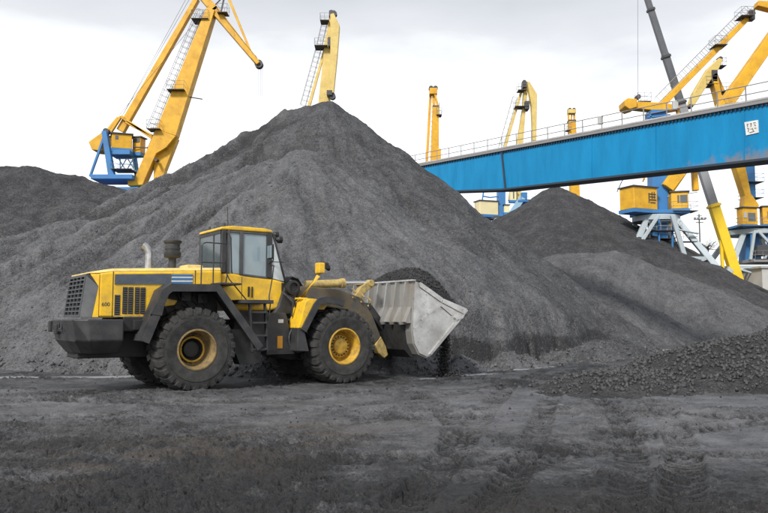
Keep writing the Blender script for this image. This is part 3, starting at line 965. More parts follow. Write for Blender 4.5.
# ------------------------------------------------------------------ cranes
class CR:
    """builder for a harbour crane that stands at depth Y"""

    def __init__(self, name, px, Y, label, cat="crane", group="yellow and blue harbour cranes"):
        self.Y = Y
        b = at(px, 200, Y)
        self.root = empty(name, (b.x, b.y, 0))
        self.o = self.root.location.copy()
        tag(self.root, label, cat, group)
        self.s = Y / 754.0       # metres per picture unit

    def p(self, px, py, dy=0.0):
        """point of the crane; dy metres further away"""
        q = at(px, py, self.Y)
        return Vector((q.x, q.y + dy, q.z))

    def beam(self, nm, m, a, b, w0, w1=None, depth=None, dy=0.0, dy1=None, parent=None):
        w1 = w0 if w1 is None else w1
        s = self.s
        d0 = w0 * s if depth is None else depth
        d1 = (w1 * s if depth is None else depth)
        mb = MB().beam(self.p(*a, dy), self.p(*b, dy if dy1 is None else dy1), w0 * s, d0, w1 * s, d1)
        return mb.build(nm, M[m], parent or self.root, origin=self.o, bevel=0.04, seg=1)

    def poly(self, nm, m, pts, depth, dy=0.0, parent=None, bevel=0.05):
        a = [self.p(x, y, dy - depth / 2) for x, y in pts]
        b = [self.p(x, y, dy + depth / 2) for x, y in pts]
        return MB().loft([a, b]).build(nm, M[m], parent or self.root, origin=self.o, bevel=bevel, seg=1)

    def box(self, nm, m, x0, y0, x1, y1, depth, dy=0.0, parent=None, bevel=0.04):
        return self.poly(nm, m, [(x0, y0), (x1, y0), (x1, y1), (x0, y1)], depth, dy, parent, bevel)

    def house(self, nm, m, x0, y0, x1, y1, depth, dy=0.0, turn=0.5):
        """machinery house turned about its upright axis, with a real roof overhang"""
        c = self.p((x0 + x1) / 2, (y0 + y1) / 2, dy)
        w = (x1 - x0) * self.s; h = (y1 - y0) * self.s
        ca, sa = math.cos(turn), math.sin(turn)
        # body spans w seen across: shrink so that the turned box keeps this width
        L_ = (w - depth * abs(sa)) / ca
        def tr(x, y, z): return (c.x + x * ca - y * sa, c.y + x * sa + y * ca, c.z + z)
        mb = MB()
        a = [tr(-L_ / 2, -depth / 2, -h / 2), tr(L_ / 2, -depth / 2, -h / 2), tr(L_ / 2, depth / 2, -h / 2), tr(-L_ / 2, depth / 2, -h / 2)]
        b = [tr(-L_ / 2, -depth / 2, h / 2), tr(L_ / 2, -depth / 2, h / 2), tr(L_ / 2, depth / 2, h / 2), tr(-L_ / 2, depth / 2, h / 2)]
        mb.loft([a, b])
        ob = mb.build(nm, M[m], self.root, origin=self.o, bevel=0.05, seg=1)
        def slab(name, mm, xa, xb, ya, yb, za, zb, parent):
            r0 = [tr(xa, ya, za), tr(xb, ya, za), tr(xb, yb, za), tr(xa, yb, za)]
            r1 = [tr(xa, ya, zb), tr(xb, ya, zb), tr(xb, yb, zb), tr(xa, yb, zb)]
            return MB().loft([r0, r1]).build(name, M[mm], parent, origin=self.o)
        slab("roof", 'c_dark', -L_ / 2 - .15, L_ / 2 + .15, -depth / 2 - .15, depth / 2 + .15, h / 2 + 0.005, h / 2 + 0.14, ob)
        slab("base_frame", 'c_blue', -L_ / 2 - .1, L_ / 2 + .1, -depth / 2 - .1, depth / 2 + .1, -h / 2 - 0.4, -h / 2 - 0.005, ob)
        return ob, slab, L_, h

    def tube(self, nm, m, pts, r, dy=0.0, parent=None, n=6):
        return MB().tube([self.p(x, y, dy) for x, y in pts], r, n).build(nm, M[m], parent or self.root, origin=self.o, smooth=50)

    def sheave(self, px, py, r, dy=0.0, m='c_dark', nm="sheave"):
        c = self.p(px, py, dy); r = r * self.s
        mb = MB()
        for k in (-0.28, 0.0, 0.28):
            mb.lathe([(r * .2, -0.07), (r, -0.09), (r * .86, 0), (r, 0.09), (r * .2, 0.07)], (c.x, c.y + k, c.z), 'y', 20, closed=True)
        return mb.build(nm, M[m], self.root, origin=self.o, smooth=40)

    def walkway(self, a, b, off, depth_dy, posts=10, dy=0.0):
        """light ladder with rails that follows a boom"""
        A, B = self.p(*a, dy), self.p(*b, dy)
        d = (B - A).normalized()
        u = Vector((-d.z, 0, d.x))
        if u.z < 0: u = -u
        mb = MB()
        o_ = off * self.s
        r = 0.028
        for k in (0.0, 0.5):
            for h in ((0.0, 0.75) if k == 0 else (0.0, 0.75)):
                mb.tube([A + u * (o_ + h) + Vector((0, k, 0)), B + u * (o_ + h) + Vector((0, k, 0))], r, 4)
        for i in range(posts + 1):
            q = A.lerp(B, i / posts)
            for k in (0.0, 0.5):
                mb.tube([q + Vector((0, k, 0)), q + u * (o_ + 0.75) + Vector((0, k, 0))], r * 0.8, 4)
        n = int((B - A).length / 0.9)
        for i in range(n):
            q = A.lerp(B, i / n) + u * o_
            mb.tube([q, q + Vector((0, 0.5, 0))], r * 0.7, 4)
        return mb.build("ladder", M['rail'], self.root, origin=self.o)

    def platform(self, x0, x1, y, dy=0.0, depth=1.4, m='rail'):
        a, b = self.p(x0, y, dy - depth / 2), self.p(x1, y, dy - depth / 2)
        mb = MB()
        mb.box(min(a.x, b.x), max(a.x, b.x), a.y, a.y + depth, a.z - 0.07, a.z)
        ob = mb.build("platform", M['c_dark'], self.root, origin=self.o)
        mb = MB()
        n = max(2, int(abs(b.x - a.x) / 0.9))
        for k in (0, depth):
            for i in range(n + 1):
                q = a.lerp(b, i / n); mb.tube([(q.x, a.y + k, a.z), (q.x, a.y + k, a.z + 1.0)], 0.022, 4)
        for h in (0.5, 1.0):
            mb.tube([(a.x, a.y, a.z + h), (b.x, a.y, a.z + h), (b.x, a.y + depth, a.z + h), (a.x, a.y + depth, a.z + h), (a.x, a.y, a.z + h)], 0.022, 4)
        mb.build("railing", M[m], ob, origin=self.o)
        return ob

    def portal(self, px, ring_y, rw, spread, m='c_portal', legs=((-1, -1), (1, -1), (1, 1), (-1, 1)), lw=0.85, base=True):
        """ring girder on four splayed legs with braces and end trucks"""
        c = self.p(px, ring_y)
        r = rw * self.s / 2
        mb = MB().lathe([(r * 0.55, -0.35), (r, -0.35), (r, 0.25), (r * 0.55, 0.25), (r * .55, -.35)], (c.x, c.y, c.z), 'z', 32)
        mb.build("slewing_ring", M[m], self.root, origin=self.o, smooth=40)
        top_z = c.z - 0.36
        S = spread * self.s / 2
        feet = []
        for sx, sy in legs:
            t = Vector((c.x + sx * r * 0.66, c.y + sy * r * 0.66, top_z))
            f = Vector((c.x + sx * S, c.y + sy * S * 0.8, 1.3))
            MB().beam(f, t, lw * 1.1, lw * 0.8, lw * 0.8, lw * 0.7).build("portal_leg", M[m], self.root, origin=self.o, bevel=0.04, seg=1)
            MB().box(f.x - 1.6, f.x + 1.6, f.y - 0.5, f.y + 0.5, 0.15, 1.3).build("end_truck", M['c_blue'], self.root, origin=self.o, bevel=0.1, seg=1)
            feet.append((f, t))
        mb = MB()
        n = len(feet)
        for i in range(n):
            (f0, t0), (f1, t1) = feet[i], feet[(i + 1) % n]
            for k in (0.30, 0.62):
                mb.beam(f0.lerp(t0, k), f1.lerp(t1, k), 0.34, 0.34)
            mb.beam(f0.lerp(t0, 0.30), f1.lerp(t1, 0.62), 0.2, 0.2)
            mb.beam(f1.lerp(t1, 0.30), f0.lerp(t0, 0.62), 0.2, 0.2)
        mb.build("portal_bracing", M[m], self.root, origin=self.o)
        return c

    def gantry_low(self, px, y0, wpx, m='c_blue', splay=1.3):
        """plain four-leg base below what the heaps hide"""
        c = self.p(px, y0)
        w = wpx * self.s / 2
        for sx in (-1, 1):
            for sy in (-1, 1):
                MB().beam((c.x + sx * w * splay, c.y + sy * w * splay, 0.1), (c.x + sx * w, c.y + sy * w, c.z), 0.9, 0.9).build("portal_leg", M[m], self.root, origin=self.o)
        MB().box(c.x - w - .5, c.x + w + .5, c.y - w - .5, c.y + w + .5, c.z - 0.6, c.z + 0.1).build("portal_deck", M[m], self.root, origin=self.o)
        return c


# --- crane at the left, its whole boom in view
c = CR("portal_crane", 128, 88, "yellow luffing crane whose whole boom and blue legs stand clear above the broad dark heap")
c.gantry_low(122, 192, 40)
c.beam("boom", 'c_yellow', (167.6, 134), (212, 11), 21.5, 9, depth=1.5)
for dy in (0.0,):
    c.poly("boom_leg", 'c_yellow', [(157.7, 130.2), (177.6, 137.4), (168, 149), (158, 155), (144.5, 186), (130, 187), (129.5, 181.5), (137, 178)], 1.48, -0.0)
    c.poly("boom_leg", 'c_yellow', [(177.5, 138), (165, 170), (163, 182), (153.5, 182), (154, 160), (163, 143)], 1.1, 0.5)
c.sheave(158.7, 161.5, 1.6, -0.8, nm="pivot_pin")
c.sheave(212.5, 11, 4.0, 0, nm='pivot_pin')
c.walkway((155, 131), (205.5, 12), 2.0, 0, 22, -0.3)
c.platform(170, 187, 92.5, -0.3, 2.4)
c.platform(193, 210, 21, 0.0, 2.0)
c.beam("outrigger_bar", 'c_dark', (180, 95.5), (202.5, 99.2), 1.1)
c.beam("trunk_jib", 'c_yellow', (186, -22), (216, 12), 6.0, 8.5, depth=1.1)
c.beam("trunk_jib", 'c_yellow', (214, 9.5), (256.5, 62), 8.5, 4.5, depth=1.1, dy=0.0)
c.beam("jib_tie", 'c_yellow', (222, -18), (251.5, 54), 2.8, 2.2, depth=0.25)
c.beam("jib_strut", 'c_dark', (221, 12), (227, -15), 1.6)
c.beam("jib_strut", 'c_dark', (214, 6), (226, -6), 1.2)
c.platform(219, 229, 15.5, -0.5, 1.4)
c.sheave(259, 64.5, 4.2)
c.beam("jib_head", 'c_yellow', (254, 58), (259, 65), 5.5, 4.0, depth=1.3)
c.beam("back_tie", 'c_yellow', (119, 130), (196, -3), 8.0, 5.0, depth=0.8, dy=0.6)
c.tube("hoist_rope", 'c_dark', [(118, 121), (190, -4)], 0.02, 0.3)
c.tube("hoist_rope", 'c_dark', [(114, 124), (184, -4)], 0.02, 0.9)
for (xa, ya, xb, yb) in ((150, 148, 205, 14), (121, 117, 210, 8), (216, 8, 258, 60)):
    c.tube("hoist_rope", 'c_dark', [(xa, ya), (xb, yb)], 0.02, -0.7)
c.platform(150, 163, 131, -0.5, 1.8)
for k in (258.2, 260.6, 262.0):
    c.tube("hoist_rope", 'c_lgrey', [(k, 67), (k, 96)], 0.018)
h, slab, L_, H_ = c.house("machinery_house", 'c_yellow', 108.5, 135.3, 133, 150, 2.1, 0.3, 0.35)
slab("door", 'window', L_ / 2 - 0.06, L_ / 2 + 0.03, -0.5, 0.4, -0.8, 0.3, h)
slab("window", 'window', -L_ / 2 + 0.4, -L_ / 2 + 0.75, -1.08, -1.0, 0.2, 0.65, h)
h, slab, L_, H_ = c.house("cabin", 'c_yellow', 131, 136.6, 142, 152, 1.2, 0.9, -0.2)
slab("window", 'window', -L_ / 2 + 0.1, L_ / 2 - 0.1, -0.66, -0.58, 0.3, 0.75, h)
slab("window", 'window', -L_ / 2 - 0.03, -L_ / 2 + .05, -0.5, 0.5, -0.2, 0.75, h)
c.poly("counterweight", 'c_yellow', [(89.7, 142.5), (104.5, 132), (107.5, 134), (103, 151.5), (93, 150.5)], 2.4, 0.8)
for a, b in (((111, 131.5), (121, 116.5)), ((121, 116.5), (155.5, 140.5)), ((106, 133), (118.5, 117.5)), ((126, 122), (154, 137))):
    c.beam("luffing_lever", 'c_yellow', a, b, 3.0, 2.6, depth=0.4)
c.sheave(108.5, 133, 3.0, -0.6, nm="pivot_pin")
c.beam("post", 'c_blue', (108.5, 134), (116, 180), 5.0, 6.2, depth=0.7, dy=-1.2)
c.beam("post", 'c_blue', (132, 153), (135.5, 180), 4.2, 4.2, depth=0.5, dy=0.8)
c.beam("stay", 'c_blue', (106.2, 140), (92.7, 178), 2.6, 2.2, depth=0.3, dy=-0.8)
c.box("turntable", 'c_blue', 112, 152, 133, 156.5, 2.6, 0.2)
c.box("blue_deck", 'c_blue', 96, 177, 137, 181.5, 4.0, 0.3)
c.platform(116, 136, 171.5, -0.6, 2.6, 'c_blue')
for a, b in (((117, 157), (126, 172)), ((126, 157), (117, 172)), ((126, 157), (135, 172)), ((133, 157), (124, 172)), ((119, 157), (119, 172)), ((131, 156), (134, 172))):
    c.beam("lattice_bar", 'c_lightblue', a, b, 1.1, 1.1, dy=0.4)
c.beam("ram_rod", 'c_dark', (133.5, 147), (150, 148), 1.1)
c.beam("buffer", 'c_dark', (147, 148), (151, 148), 2.4)

# --- crane whose tip shows over the tall heap
c = CR("portal_crane", 326, 105, "pale yellow crane tip seen end on above the tall heap's summit")
c.gantry_low(326, 190, 44)
c.poly("boom", 'c_cream', [(329.2, 17), (332.5, 17), (331, 46), (330, 101), (330, 190), (314, 190), (318.5, 101), (324.5, 46)], 1.6, 0.6)
c.poly("trunk_jib", 'c_cream', [(331, 18.5), (334.5, 17.5), (340.2, 29.6), (338, 60), (334.4, 96), (330.4, 96), (331.2, 48)], 1.2, -1.0)
c.beam("boom_tie", 'c_cream', (305, 118), (325, 46), 3.2, 2.6, depth=0.4, dy=0.6)
c.beam("boom_tie", 'c_cream', (324, 48), (330, 19), 2.6, 2.0, depth=0.4, dy=0.6)
c.walkway((307, 105), (323, 47), 2.2, 0, 12, 0.5)
c.walkway((323.5, 44), (329, 20), 2.0, 0, 5, 0.5)
c.platform(315, 328, 47.5, 0.0, 2.2)
c.platform(320.5, 329.5, 22, 0.0, 1.8)
c.box("head_block", 'c_dark', 328.5, 40, 331.5, 49, 2.0, -0.2)
c.box("head_block", 'c_dark', 329.5, 13, 335.5, 18.5, 1.6, -0.2)
c.sheave(331.5, 13.0, 2.3); c.sheave(335, 16, 2.4, -0.6)
c.sheave(333, 98.6, 3.2, -1.0)
c.box("jib_head", 'c_dark', 327.5, 93.5, 333, 98.5, 1.3, -1.0)

# --- slender crane tip left of the bridge end
c = CR("portal_crane", 434, 110, "slender orange yellow crane tip rising where the blue girder meets the tall heap")
c.gantry_low(434, 215, 40)
c.beam("boom", 'c_yellow', (433.5, 215), (435.6, 107), 10, 6.2, depth=1.2)
c.beam("boom_tie", 'c_yellow', (426, 180), (430.8, 93), 2.6, 2.6, depth=0.4, dy=0.7)
c.beam("boom_tie", 'c_yellow', (434.4, 93), (438, 108), 2.0, 2.0, depth=0.4, dy=-0.3)
c.beam("trunk_jib", 'c_yellow', (433.5, 93), (434.2, 108), 2.6, 3.0, depth=0.6, dy=0.2)
c.box("head_block", 'c_yellow', 429.4, 89, 437, 95, 1.2, 0.0)
c.sheave(431, 88.6, 2.4); c.sheave(435.4, 88.6, 2.4)
c.box("boom_foot", 'c_yellow', 436.5, 150, 440.5, 161, 1.0, -0.4)
c.platform(436, 441.5, 116, -0.2, 1.6)
c.walkway((429, 160), (432, 100), -8, 0, 12, 0.6)
c.beam("cap_plate", 'c_dark', (432.5, 107.3), (438.5, 107.3), 2.0, 2.0, depth=1.25, dy=0.02)

# --- pale crane: tip above the girder, cabin below it
c = CR("portal_crane", 512, 122, "pale washed-out yellow crane with its cream cabin showing under the girder's joint")
c.poly("trunk_jib", 'c_cream', [(525.5, 84), (528, 85), (535.2, 97), (534.6, 143), (531.2, 143), (529.8, 108)], 1.2, -1.0)
c.poly("boom", 'c_cream', [(524, 88), (528, 88), (525.8, 107), (522.5, 150), (520.5, 200), (509, 200), (516, 150), (523, 107)], 1.4, 0.5)
c.beam("boom_tie", 'c_cream', (501.5, 160), (521.5, 92), 3.0, 2.4, depth=0.4, dy=0.5)
c.walkway((505, 150), (520, 97), 2.0, 0, 10, 0.5)
c.platform(514.5, 528, 107.5, 0.0, 2.2)
c.platform(517.5, 525.5, 91, 0.0, 1.8)
c.box("head_block", 'c_dark', 523.8, 102.5, 528.4, 110.5, 1.8, -0.1)
c.box("head_block", 'c_dark', 522, 83, 528.5, 88.5, 1.5, 0.0)
c.sheave(524, 82.6, 2.2); c.sheave(528, 85, 2.2)
c.sheave(532.5, 145.5, 2.6, -1.0)
h, slab, L_, H_ = c.house("machinery_house", 'c_pale', 474, 202.5, 497.5, 216, 2.0, -0.6, 0.35)
for k in range(4):
    slab("window", 'window', L_ / 2 - 0.06, L_ / 2 + 0.03, -0.7 + 0.36 * k, -0.5 + 0.36 * k, -0.5, 0.55, h)
c.box("tower", 'c_blue', 498, 190, 505, 230, 2.2, 0.5)
h, slab, L_, H_ = c.house("cabin", 'c_pale', 508.5, 190.5, 515.5, 201.5, 0.6, -0.8, 0.2)
slab("window", 'window', -0.08, 0.10, -0.35, -0.29, -0.6, 0.6, h)
h, slab, L_, H_ = c.house("winch_house", 'c_pale', 503, 206, 508.5, 213.5, 0.4, -0.8, 0.1)
c.beam("ladder_leg", 'c_lightblue', (521, 199), (505, 222), 6.0, 6.0, depth=0.8, dy=-1.4)
c.beam("ladder_leg", 'c_blue', (527, 201), (511, 222), 6.0, 6.0, depth=0.8, dy=0.2)
c.platform(519, 533, 201.5, -0.4, 3.0, 'c_blue')
c.box("blue_deck", 'c_blue', 516, 201.5, 532, 203.6, 3.0, -0.4)
c.box("control_box", 'c_blue', 521, 192.5, 527, 201, 1.4, 0.4)
c.box("cross_girder", 'c_dark', 483, 217, 508, 220, 2.4, -0.2)
c.box("deck", 'c_blue', 484, 215.6, 540, 217, 3.0, 0.6)
c.beam("mast_stay", 'c_blue', (483.5, 192), (482, 202), 1.4)
c.tube("hose", 'c_blue', [(482.5, 196), (490, 197.5), (498, 196.5)], 0.12)
c.sheave(495, 223, 3.4, -1.6, 'white', "cable_drum")
c.gantry_low(512, 224, 40)

# --- short crane tip in the middle
c = CR("portal_crane", 571, 128, "short dark yellow crane tip just over the middle of the girder")
c.gantry_low(573, 220, 36)
c.beam("boom", 'c_yellow', (575.5, 220), (571.6, 121), 10.0, 7.0, depth=1.2)
for x in (568.6, 574.4):
    c.beam("boom_tie", 'c_yellow', (x, 122), (x - 0.2, 113), 1.7, 1.7, depth=0.4)
c.beam("trunk_jib", 'c_yellow', (571, 122), (572, 113), 1.4, 1.4, depth=0.4)
c.box("head_block", 'c_cream', 567.6, 110, 575.4, 114, 1.2)
c.sheave(569.4, 110, 1.8); c.sheave(573.6, 110, 1.8)
c.platform(565.5, 569.5, 131, -0.3, 1.5)
c.box("cap_plate", 'c_dark', 567.8, 120.4, 575.4, 122.2, 1.25, 0.02)

# --- big crane right: yellow house, blue tower, pale portal
c = CR("portal_crane", 657, 86, "crane with large lettered yellow house on blue tower and pale splayed legs behind girder")
c.portal(656, 219, 46, 150, lw=0.72)
c.beam("tower", 'c_blue', (658, 252), (657, 113), 15.5, 15.5)
c.platform(643, 668, 240, -0.6, 3.4, 'c_portal')
h, slab, L_, H_ = c.house("machinery_house", 'c_yellow', 616, 191, 651.5, 212.5, 2.3, -1.6, 0.42)
for k, (xa, xb, za, zb) in enumerate(((0.55, 1.55, 0.45, 0.56), (0.62, 1.5, 0.15, 0.25), (0.55, 1.6, -0.2, -0.08), (0.75, 1.45, -0.5, -0.4), (0.5, 0.6, -0.5, 0.6), (0.95, 1.05, 0.0, 0.75), (1.28, 1.36, 0.0, 0.8))):
    slab("lettering", 'c_dark', xa - 0.1, xb - 0.1, -1.20, -1.14, za, zb, h)
for k in range(3):
    slab("window", 'window', L_ / 2 - 0.05, L_ / 2 + 0.03, -0.95 + 0.7 * k, -0.5 + 0.7 * k, 0.1, 0.7, h)
slab("vent_louvre", 'c_dark', L_ / 2 - 0.05, L_ / 2 + 0.03, -0.9, 0.9, -0.75, -0.45, h)
h, slab, L_, H_ = c.house("cabin", 'c_yellow', 666, 194.5, 684.5, 211, 1.2, -1.2, -0.3)
slab("window", 'window', 0.05, L_ / 2 - .12, -0.66, -0.58, -0.25, 0.6, h)
slab("window", 'window', -0.25, -0.05, -0.66, -0.58, -0.25, 0.6, h)
c.box("slewing_deck", 'c_blue', 634, 212.6, 682, 216, 4.0, -0.4)
c.platform(665, 689, 213.5, -1.6, 2.0)
c.beam("boom", 'c_yellow', (664, 190), (800, -4), 13.5, 10.5, depth=1.6, dy=-0.6)
c.beam("boom_foot", 'c_yellow', (664, 190), (688, 156), 10, 14, depth=1.9, dy=-0.6)
c.platform(719, 735, 112, -0.8, 2.2)
c.beam("trunk_jib", 'c_yellow', (753.5, 7), (770, 9.5), 5.5, 9.0, depth=1.1, dy=-0.6)
c.beam("trunk_jib", 'c_yellow', (769, 9.5), (842, 24), 9.0, 4.0, depth=1.1, dy=-0.6)
c.beam("boom_tie", 'c_yellow', (661, 106), (755, 11), 6.2, 5.0, depth=0.6, dy=0.4)
c.walkway((664, 103), (754, 12), 3.6, 0, 20, 0.2)
c.platform(713, 725, 46, 0.2, 1.8); c.platform(739, 751, 17, 0.2, 1.8)
c.box("cap_plate", 'c_dark', 749.5, 10, 754.5, 20, 0.8, 0.2)
c.poly("counterweight", 'c_yellow', [(621.5, 103), (625, 100.8), (634, 101.5), (634, 109.5), (627, 111.8), (622, 108.5)], 2.2, 0.0)
c.poly("luffing_lever", 'c_yellow', [(633, 103), (664, 104), (677, 107.5), (679, 110), (664, 113), (633, 109.5)], 1.2, 0.0)
c.beam("lever_link", 'c_yellow', (677, 109), (679.5, 121), 2.4, 2.0, depth=0.5)
c.platform(637, 650, 102, 0.2, 1.4)
c.box("tower_head", 'c_blue', 648, 112, 664, 119, 2.2, 0.0)
for a, b in (((642, 117), (665, 113)), ((642, 123), (665, 121)), ((645, 115), (648, 124)), ((643, 120.5), (666, 118))):
    c.beam("head_bracket", 'c_blue', a, b, 2.0, 2.0, dy=-1.3)
for a, b in (((622, 181), (617, 192)), ((630, 172), (622, 181))):
    c.beam("roof_stay", 'c_dark', a, b, 0.9)
c.tube("hook", 'c_yellow', [(641, 176), (641, 181), (640, 183)], 0.13, -1.0)
c.beam("inner_strut", 'c_yellow', (685, 168), (681, 236), 5.5, 4.6, depth=0.6, dy=4.0)
c.beam("hanging_link", 'c_yellow', (695.5, 166), (697.4, 190), 4.6, 5.4, depth=0.7, dy=0.5)
c.beam("luffing_ram", 'c_portal', (664, 198), (694, 193.5), 0.9, 0.9, dy=-1.0)

for a, b, w in (((661, 219), (676, 270), 4.4), ((648, 219), (628, 250), 3.2), ((666, 233), (686, 237), 1.4)):
    c.beam("portal_strut", 'c_portal', a, b, w, w, depth=0.4, dy=-3.4)
for x in (651.5, 664.5):
    c.beam("post", 'c_blue', (x, 252), (x, 219), 1.8, 1.8, dy=-2.4)
c.platform(641, 672, 233, -2.4, 1.2, 'c_portal')
c.platform(668, 686, 244, -2.6, 1.2, 'c_portal')

# --- crane at the right edge behind the girder
c = CR("portal_crane", 750, 97, "crane with two small windowed yellow cabins and cream beak jib, beyond the bright yellow boom")
c.portal(752, 233, 50, 140, lw=0.72)
c.beam("tower", 'c_blue', (750, 262), (747.5, 150), 11, 9.5)
c.beam("lower_tower", 'c_blue', (750, 262), (749.5, 234), 16, 13)
c.platform(743, 758, 183.5, -0.4, 2.6, 'c_blue'); c.platform(741, 758, 199, -0.4, 2.4, 'c_blue')
c.poly("boom", 'c_yellow', [(705.5, 80), (711, 77), (718, 112), (738, 166), (744, 196), (752, 207), (751.5, 209.5), (737, 209), (738, 198), (728.5, 168), (714, 112)], 1.4, -1.2)
c.box("head_block", 'c_dark', 705.6, 74.5, 711.5, 86, 1.8, -1.0)
c.poly("trunk_jib", 'c_cream', [(684.5, 108), (688.5, 96), (703, 72), (713.5, 62.5), (717, 64), (713, 73), (700, 92), (689, 109)], 1.2, -1.2)
c.sheave(715.5, 62.5, 2.2, -1.2)
c.sheave(686.5, 109, 2.2, -1.2)
c.beam("boom_tie", 'c_yellow', (714.5, 66), (757, 164), 3.0, 3.4, depth=0.5, dy=0.6)
c.platform(716, 724, 67, 0.0, 1.6); c.platform(717, 731, 92, 0.2, 1.8); c.platform(700.5, 712, 88, -1.0, 1.8)
c.walkway((718, 76), (729, 101), -5, 0, 6, 0.6)
h, slab, L_, H_ = c.house("cabin", 'c_yellow', 730, 211, 748, 227.5, 1.2, -2.2, 0.2)
slab("window", 'window', -0.3, 0.7, -0.66, -0.58, -0.55, 0.45, h)
slab("window", 'galv', -0.95, -0.5, -0.66, -0.58, -0.2, 0.5, h)
h, slab, L_, H_ = c.house("machinery_house", 'c_yellow', 753, 209.5, 775, 227, 1.6, -2.0, -0.25)
slab("window", 'window', -0.7, 0.2, -0.86, -0.78, -0.4, 0.5, h)
slab("window", 'window', 0.5, 1.0, -0.86, -0.78, -0.4, 0.5, h)
c.box("slewing_deck", 'c_blue', 727, 227.5, 777, 230, 4.0, -0.6)
c.platform(727, 776, 229, -3.0, 1.0)
c.box("base_deck", 'rail', 737, 261.5, 790, 264.5, 5.0, -2.0)
c.platform(738, 790, 261.5, -4.0, 1.2)

for a, b, w in (((741, 234), (737, 262), 2.4), ((745, 235), (767, 259), 2.6), ((757, 234), (775, 262), 2.4), ((764, 234), (750, 262), 2.2)):
    c.beam("portal_strut", 'c_portal', a, b, w, w, depth=0.35, dy=-3.6)
c.box("control_box", 'c_dark', 743, 248, 756, 258, 1.6, -3.0)
for x in (741.5, 757.5):
    c.beam("post", 'c_blue', (x, 262), (x, 234), 1.8, 1.8, dy=-2.6)

# --- mobile telescopic crane
c = CR("mobile_crane", 742, 93, "telescopic crane boom, dark grey above and bright yellow at its foot, crossing behind the girder", group="mobile cranes")
ax0, ax1 = (751, 322), (637, -33)
def on_axis(y):
    k = (y - ax0[1]) / (ax1[1] - ax0[1])
    return (ax0[0] + (ax1[0] - ax0[0]) * k, y)
def boom_off(y, a, b): return on_axis(y)
for nm, m_, ya, yb, w in (("boom_section", 'c_bright', 318, 204, 10.0), ("boom_section", 'c_lgrey', 210, 100, 8.4), ("boom_section", 'c_grey', 106, 54, 7.2),
                          ("boom_section", 'c_grey', 60, 8, 6.2), ("boom_section", 'c_grey', 12, -33, 5.6)):
    c.beam(nm, m_, on_axis(ya), on_axis(yb), w, w * 0.96, depth=w * c.s * 0.75)
for y, w in ((206, 11.2), (103, 9.4), (57, 8.2), (10, 7.2)):
    a, b = on_axis(y + 1.2), on_axis(y - 1.2)
    c.beam("boom_collar", 'c_dark' if y < 200 else 'c_bright', a, b, w, w)
c.beam("luffing_ram", 'c_bright', (726, 325), (720.5, 232), 3.4, 2.6)
c.box("boom_head", 'c_dark', 634, -38, 641, -31, 1.2)
c.tube("hoist_rope", 'c_grey', [(637, -34), (637, 96)], 0.022, -0.3)
c.sheave(637, 98, 2.4, -0.3, nm="hook_block")
b0 = c.p(742, 300)
MB().box(b0.x - 4.8, b0.x + 4.0, b0.y - 1.4, b0.y + 1.4, 0.9, 1.8).build("chassis", M['c_bright'], c.root, origin=c.o, bevel=0.1)
MB().box(b0.x - 1.6, b0.x + 3.2, b0.y - 1.3, b0.y + 1.3, 1.82, 3.0).build("superstructure", M['c_bright'], c.root, origin=c.o, bevel=0.1)
MB().box(b0.x - 4.7, b0.x - 2.6, b0.y - 1.3, b0.y + 1.3, 1.82, 3.2).build("driver_cab", M['c_grey'], c.root, origin=c.o, bevel=0.15)
for k in (-3.9, -2.3, 1.4, 2.9):
    for sy in (-1.2, 1.2):
        MB().lathe([(0.2, -0.2), (0.5, -0.2), (0.56, 0), (0.5, 0.2), (0.2, 0.2)], (b0.x + k, b0.y + sy, 0.55), 'y', 24, closed=True).build("wheel", M['tyre'], c.root, origin=c.o, smooth=40)

# --- lamp mast
Y0 = 102
r = empty("lamp_mast", (at(699, 250, Y0).x, Y0, 0))
tag(r, "thin grey lamp mast with crossarms beside the yellow telescopic boom", "lamp mast")
og = r.location.copy()
tp = at(699, 214, Y0)
MB().tube([(tp.x, Y0, 0), (tp.x, Y0, tp.z)], 0.16, 8, 0.09).build("mast", M['rail'], r, origin=og, smooth=40)
for k, (yy, hw) in enumerate(((216, 0.35), (219.5, 0.8), (222.5, 0.5))):
    z_ = at(699, yy, Y0).z
    MB().beam((tp.x - hw, Y0 - 0.1, z_), (tp.x + hw, Y0 - 0.1, z_), 0.1, 0.1).build("crossarm", M['rail'], r, origin=og)
for sx in (-0.7, -0.25, 0.25, 0.7):
    z_ = at(699, 219.5, Y0).z
    MB().box(tp.x + sx - 0.14, tp.x + sx + 0.14, Y0 - 0.45, Y0 - 0.16, z_ - 0.02, z_ + 0.26).build("floodlight", M['galv'], r, origin=og, bevel=0.03)

# --- bare shrub with stiff radiating twigs on the slope crest
Y0 = 100
q = at(708, 247, Y0)
r = empty("bare_shrub", (q.x, Y0, 0))
tag(r, "bare leafless tree with thin twigs fanning out beside the yellow boom", "tree")
og = r.location.copy()
MB().tube([(q.x, Y0, 0), (q.x + 0.1, Y0, q.z * 0.6), (q.x, Y0, q.z)], 0.16, 7, 0.07).build("trunk", M['twig'], r, origin=og, smooth=50)
mb = MB()
rt = random.Random(3)
for k in range(34):
    a = rt.uniform(-0.5, math.pi + 0.5); e_ = rt.uniform(-0.8, 0.8); ln = rt.uniform(0.9, 1.55)
    d = Vector((math.cos(a) * math.cos(e_), math.sin(e_), math.sin(a) * math.cos(e_)))
    p0 = Vector((q.x, Y0, q.z - rt.uniform(0, 0.5)))
    p1 = p0 + d * ln * 0.6 + Vector((0, 0, 0.05)); p2 = p0 + d * ln
    mb.tube([p0, p1, p2], 0.035, 4, 0.012)
    for j in range(3):
        s0 = p0.lerp(p2, rt.uniform(0.4, 0.9)); mb.tube([s0, s0 + (d + Vector((rt.uniform(-.5, .5), rt.uniform(-.5, .5), rt.uniform(-.2, .5)))) * 0.35], 0.016, 4, 0.008)
mb.build("crown", M['twig'], r, origin=og)

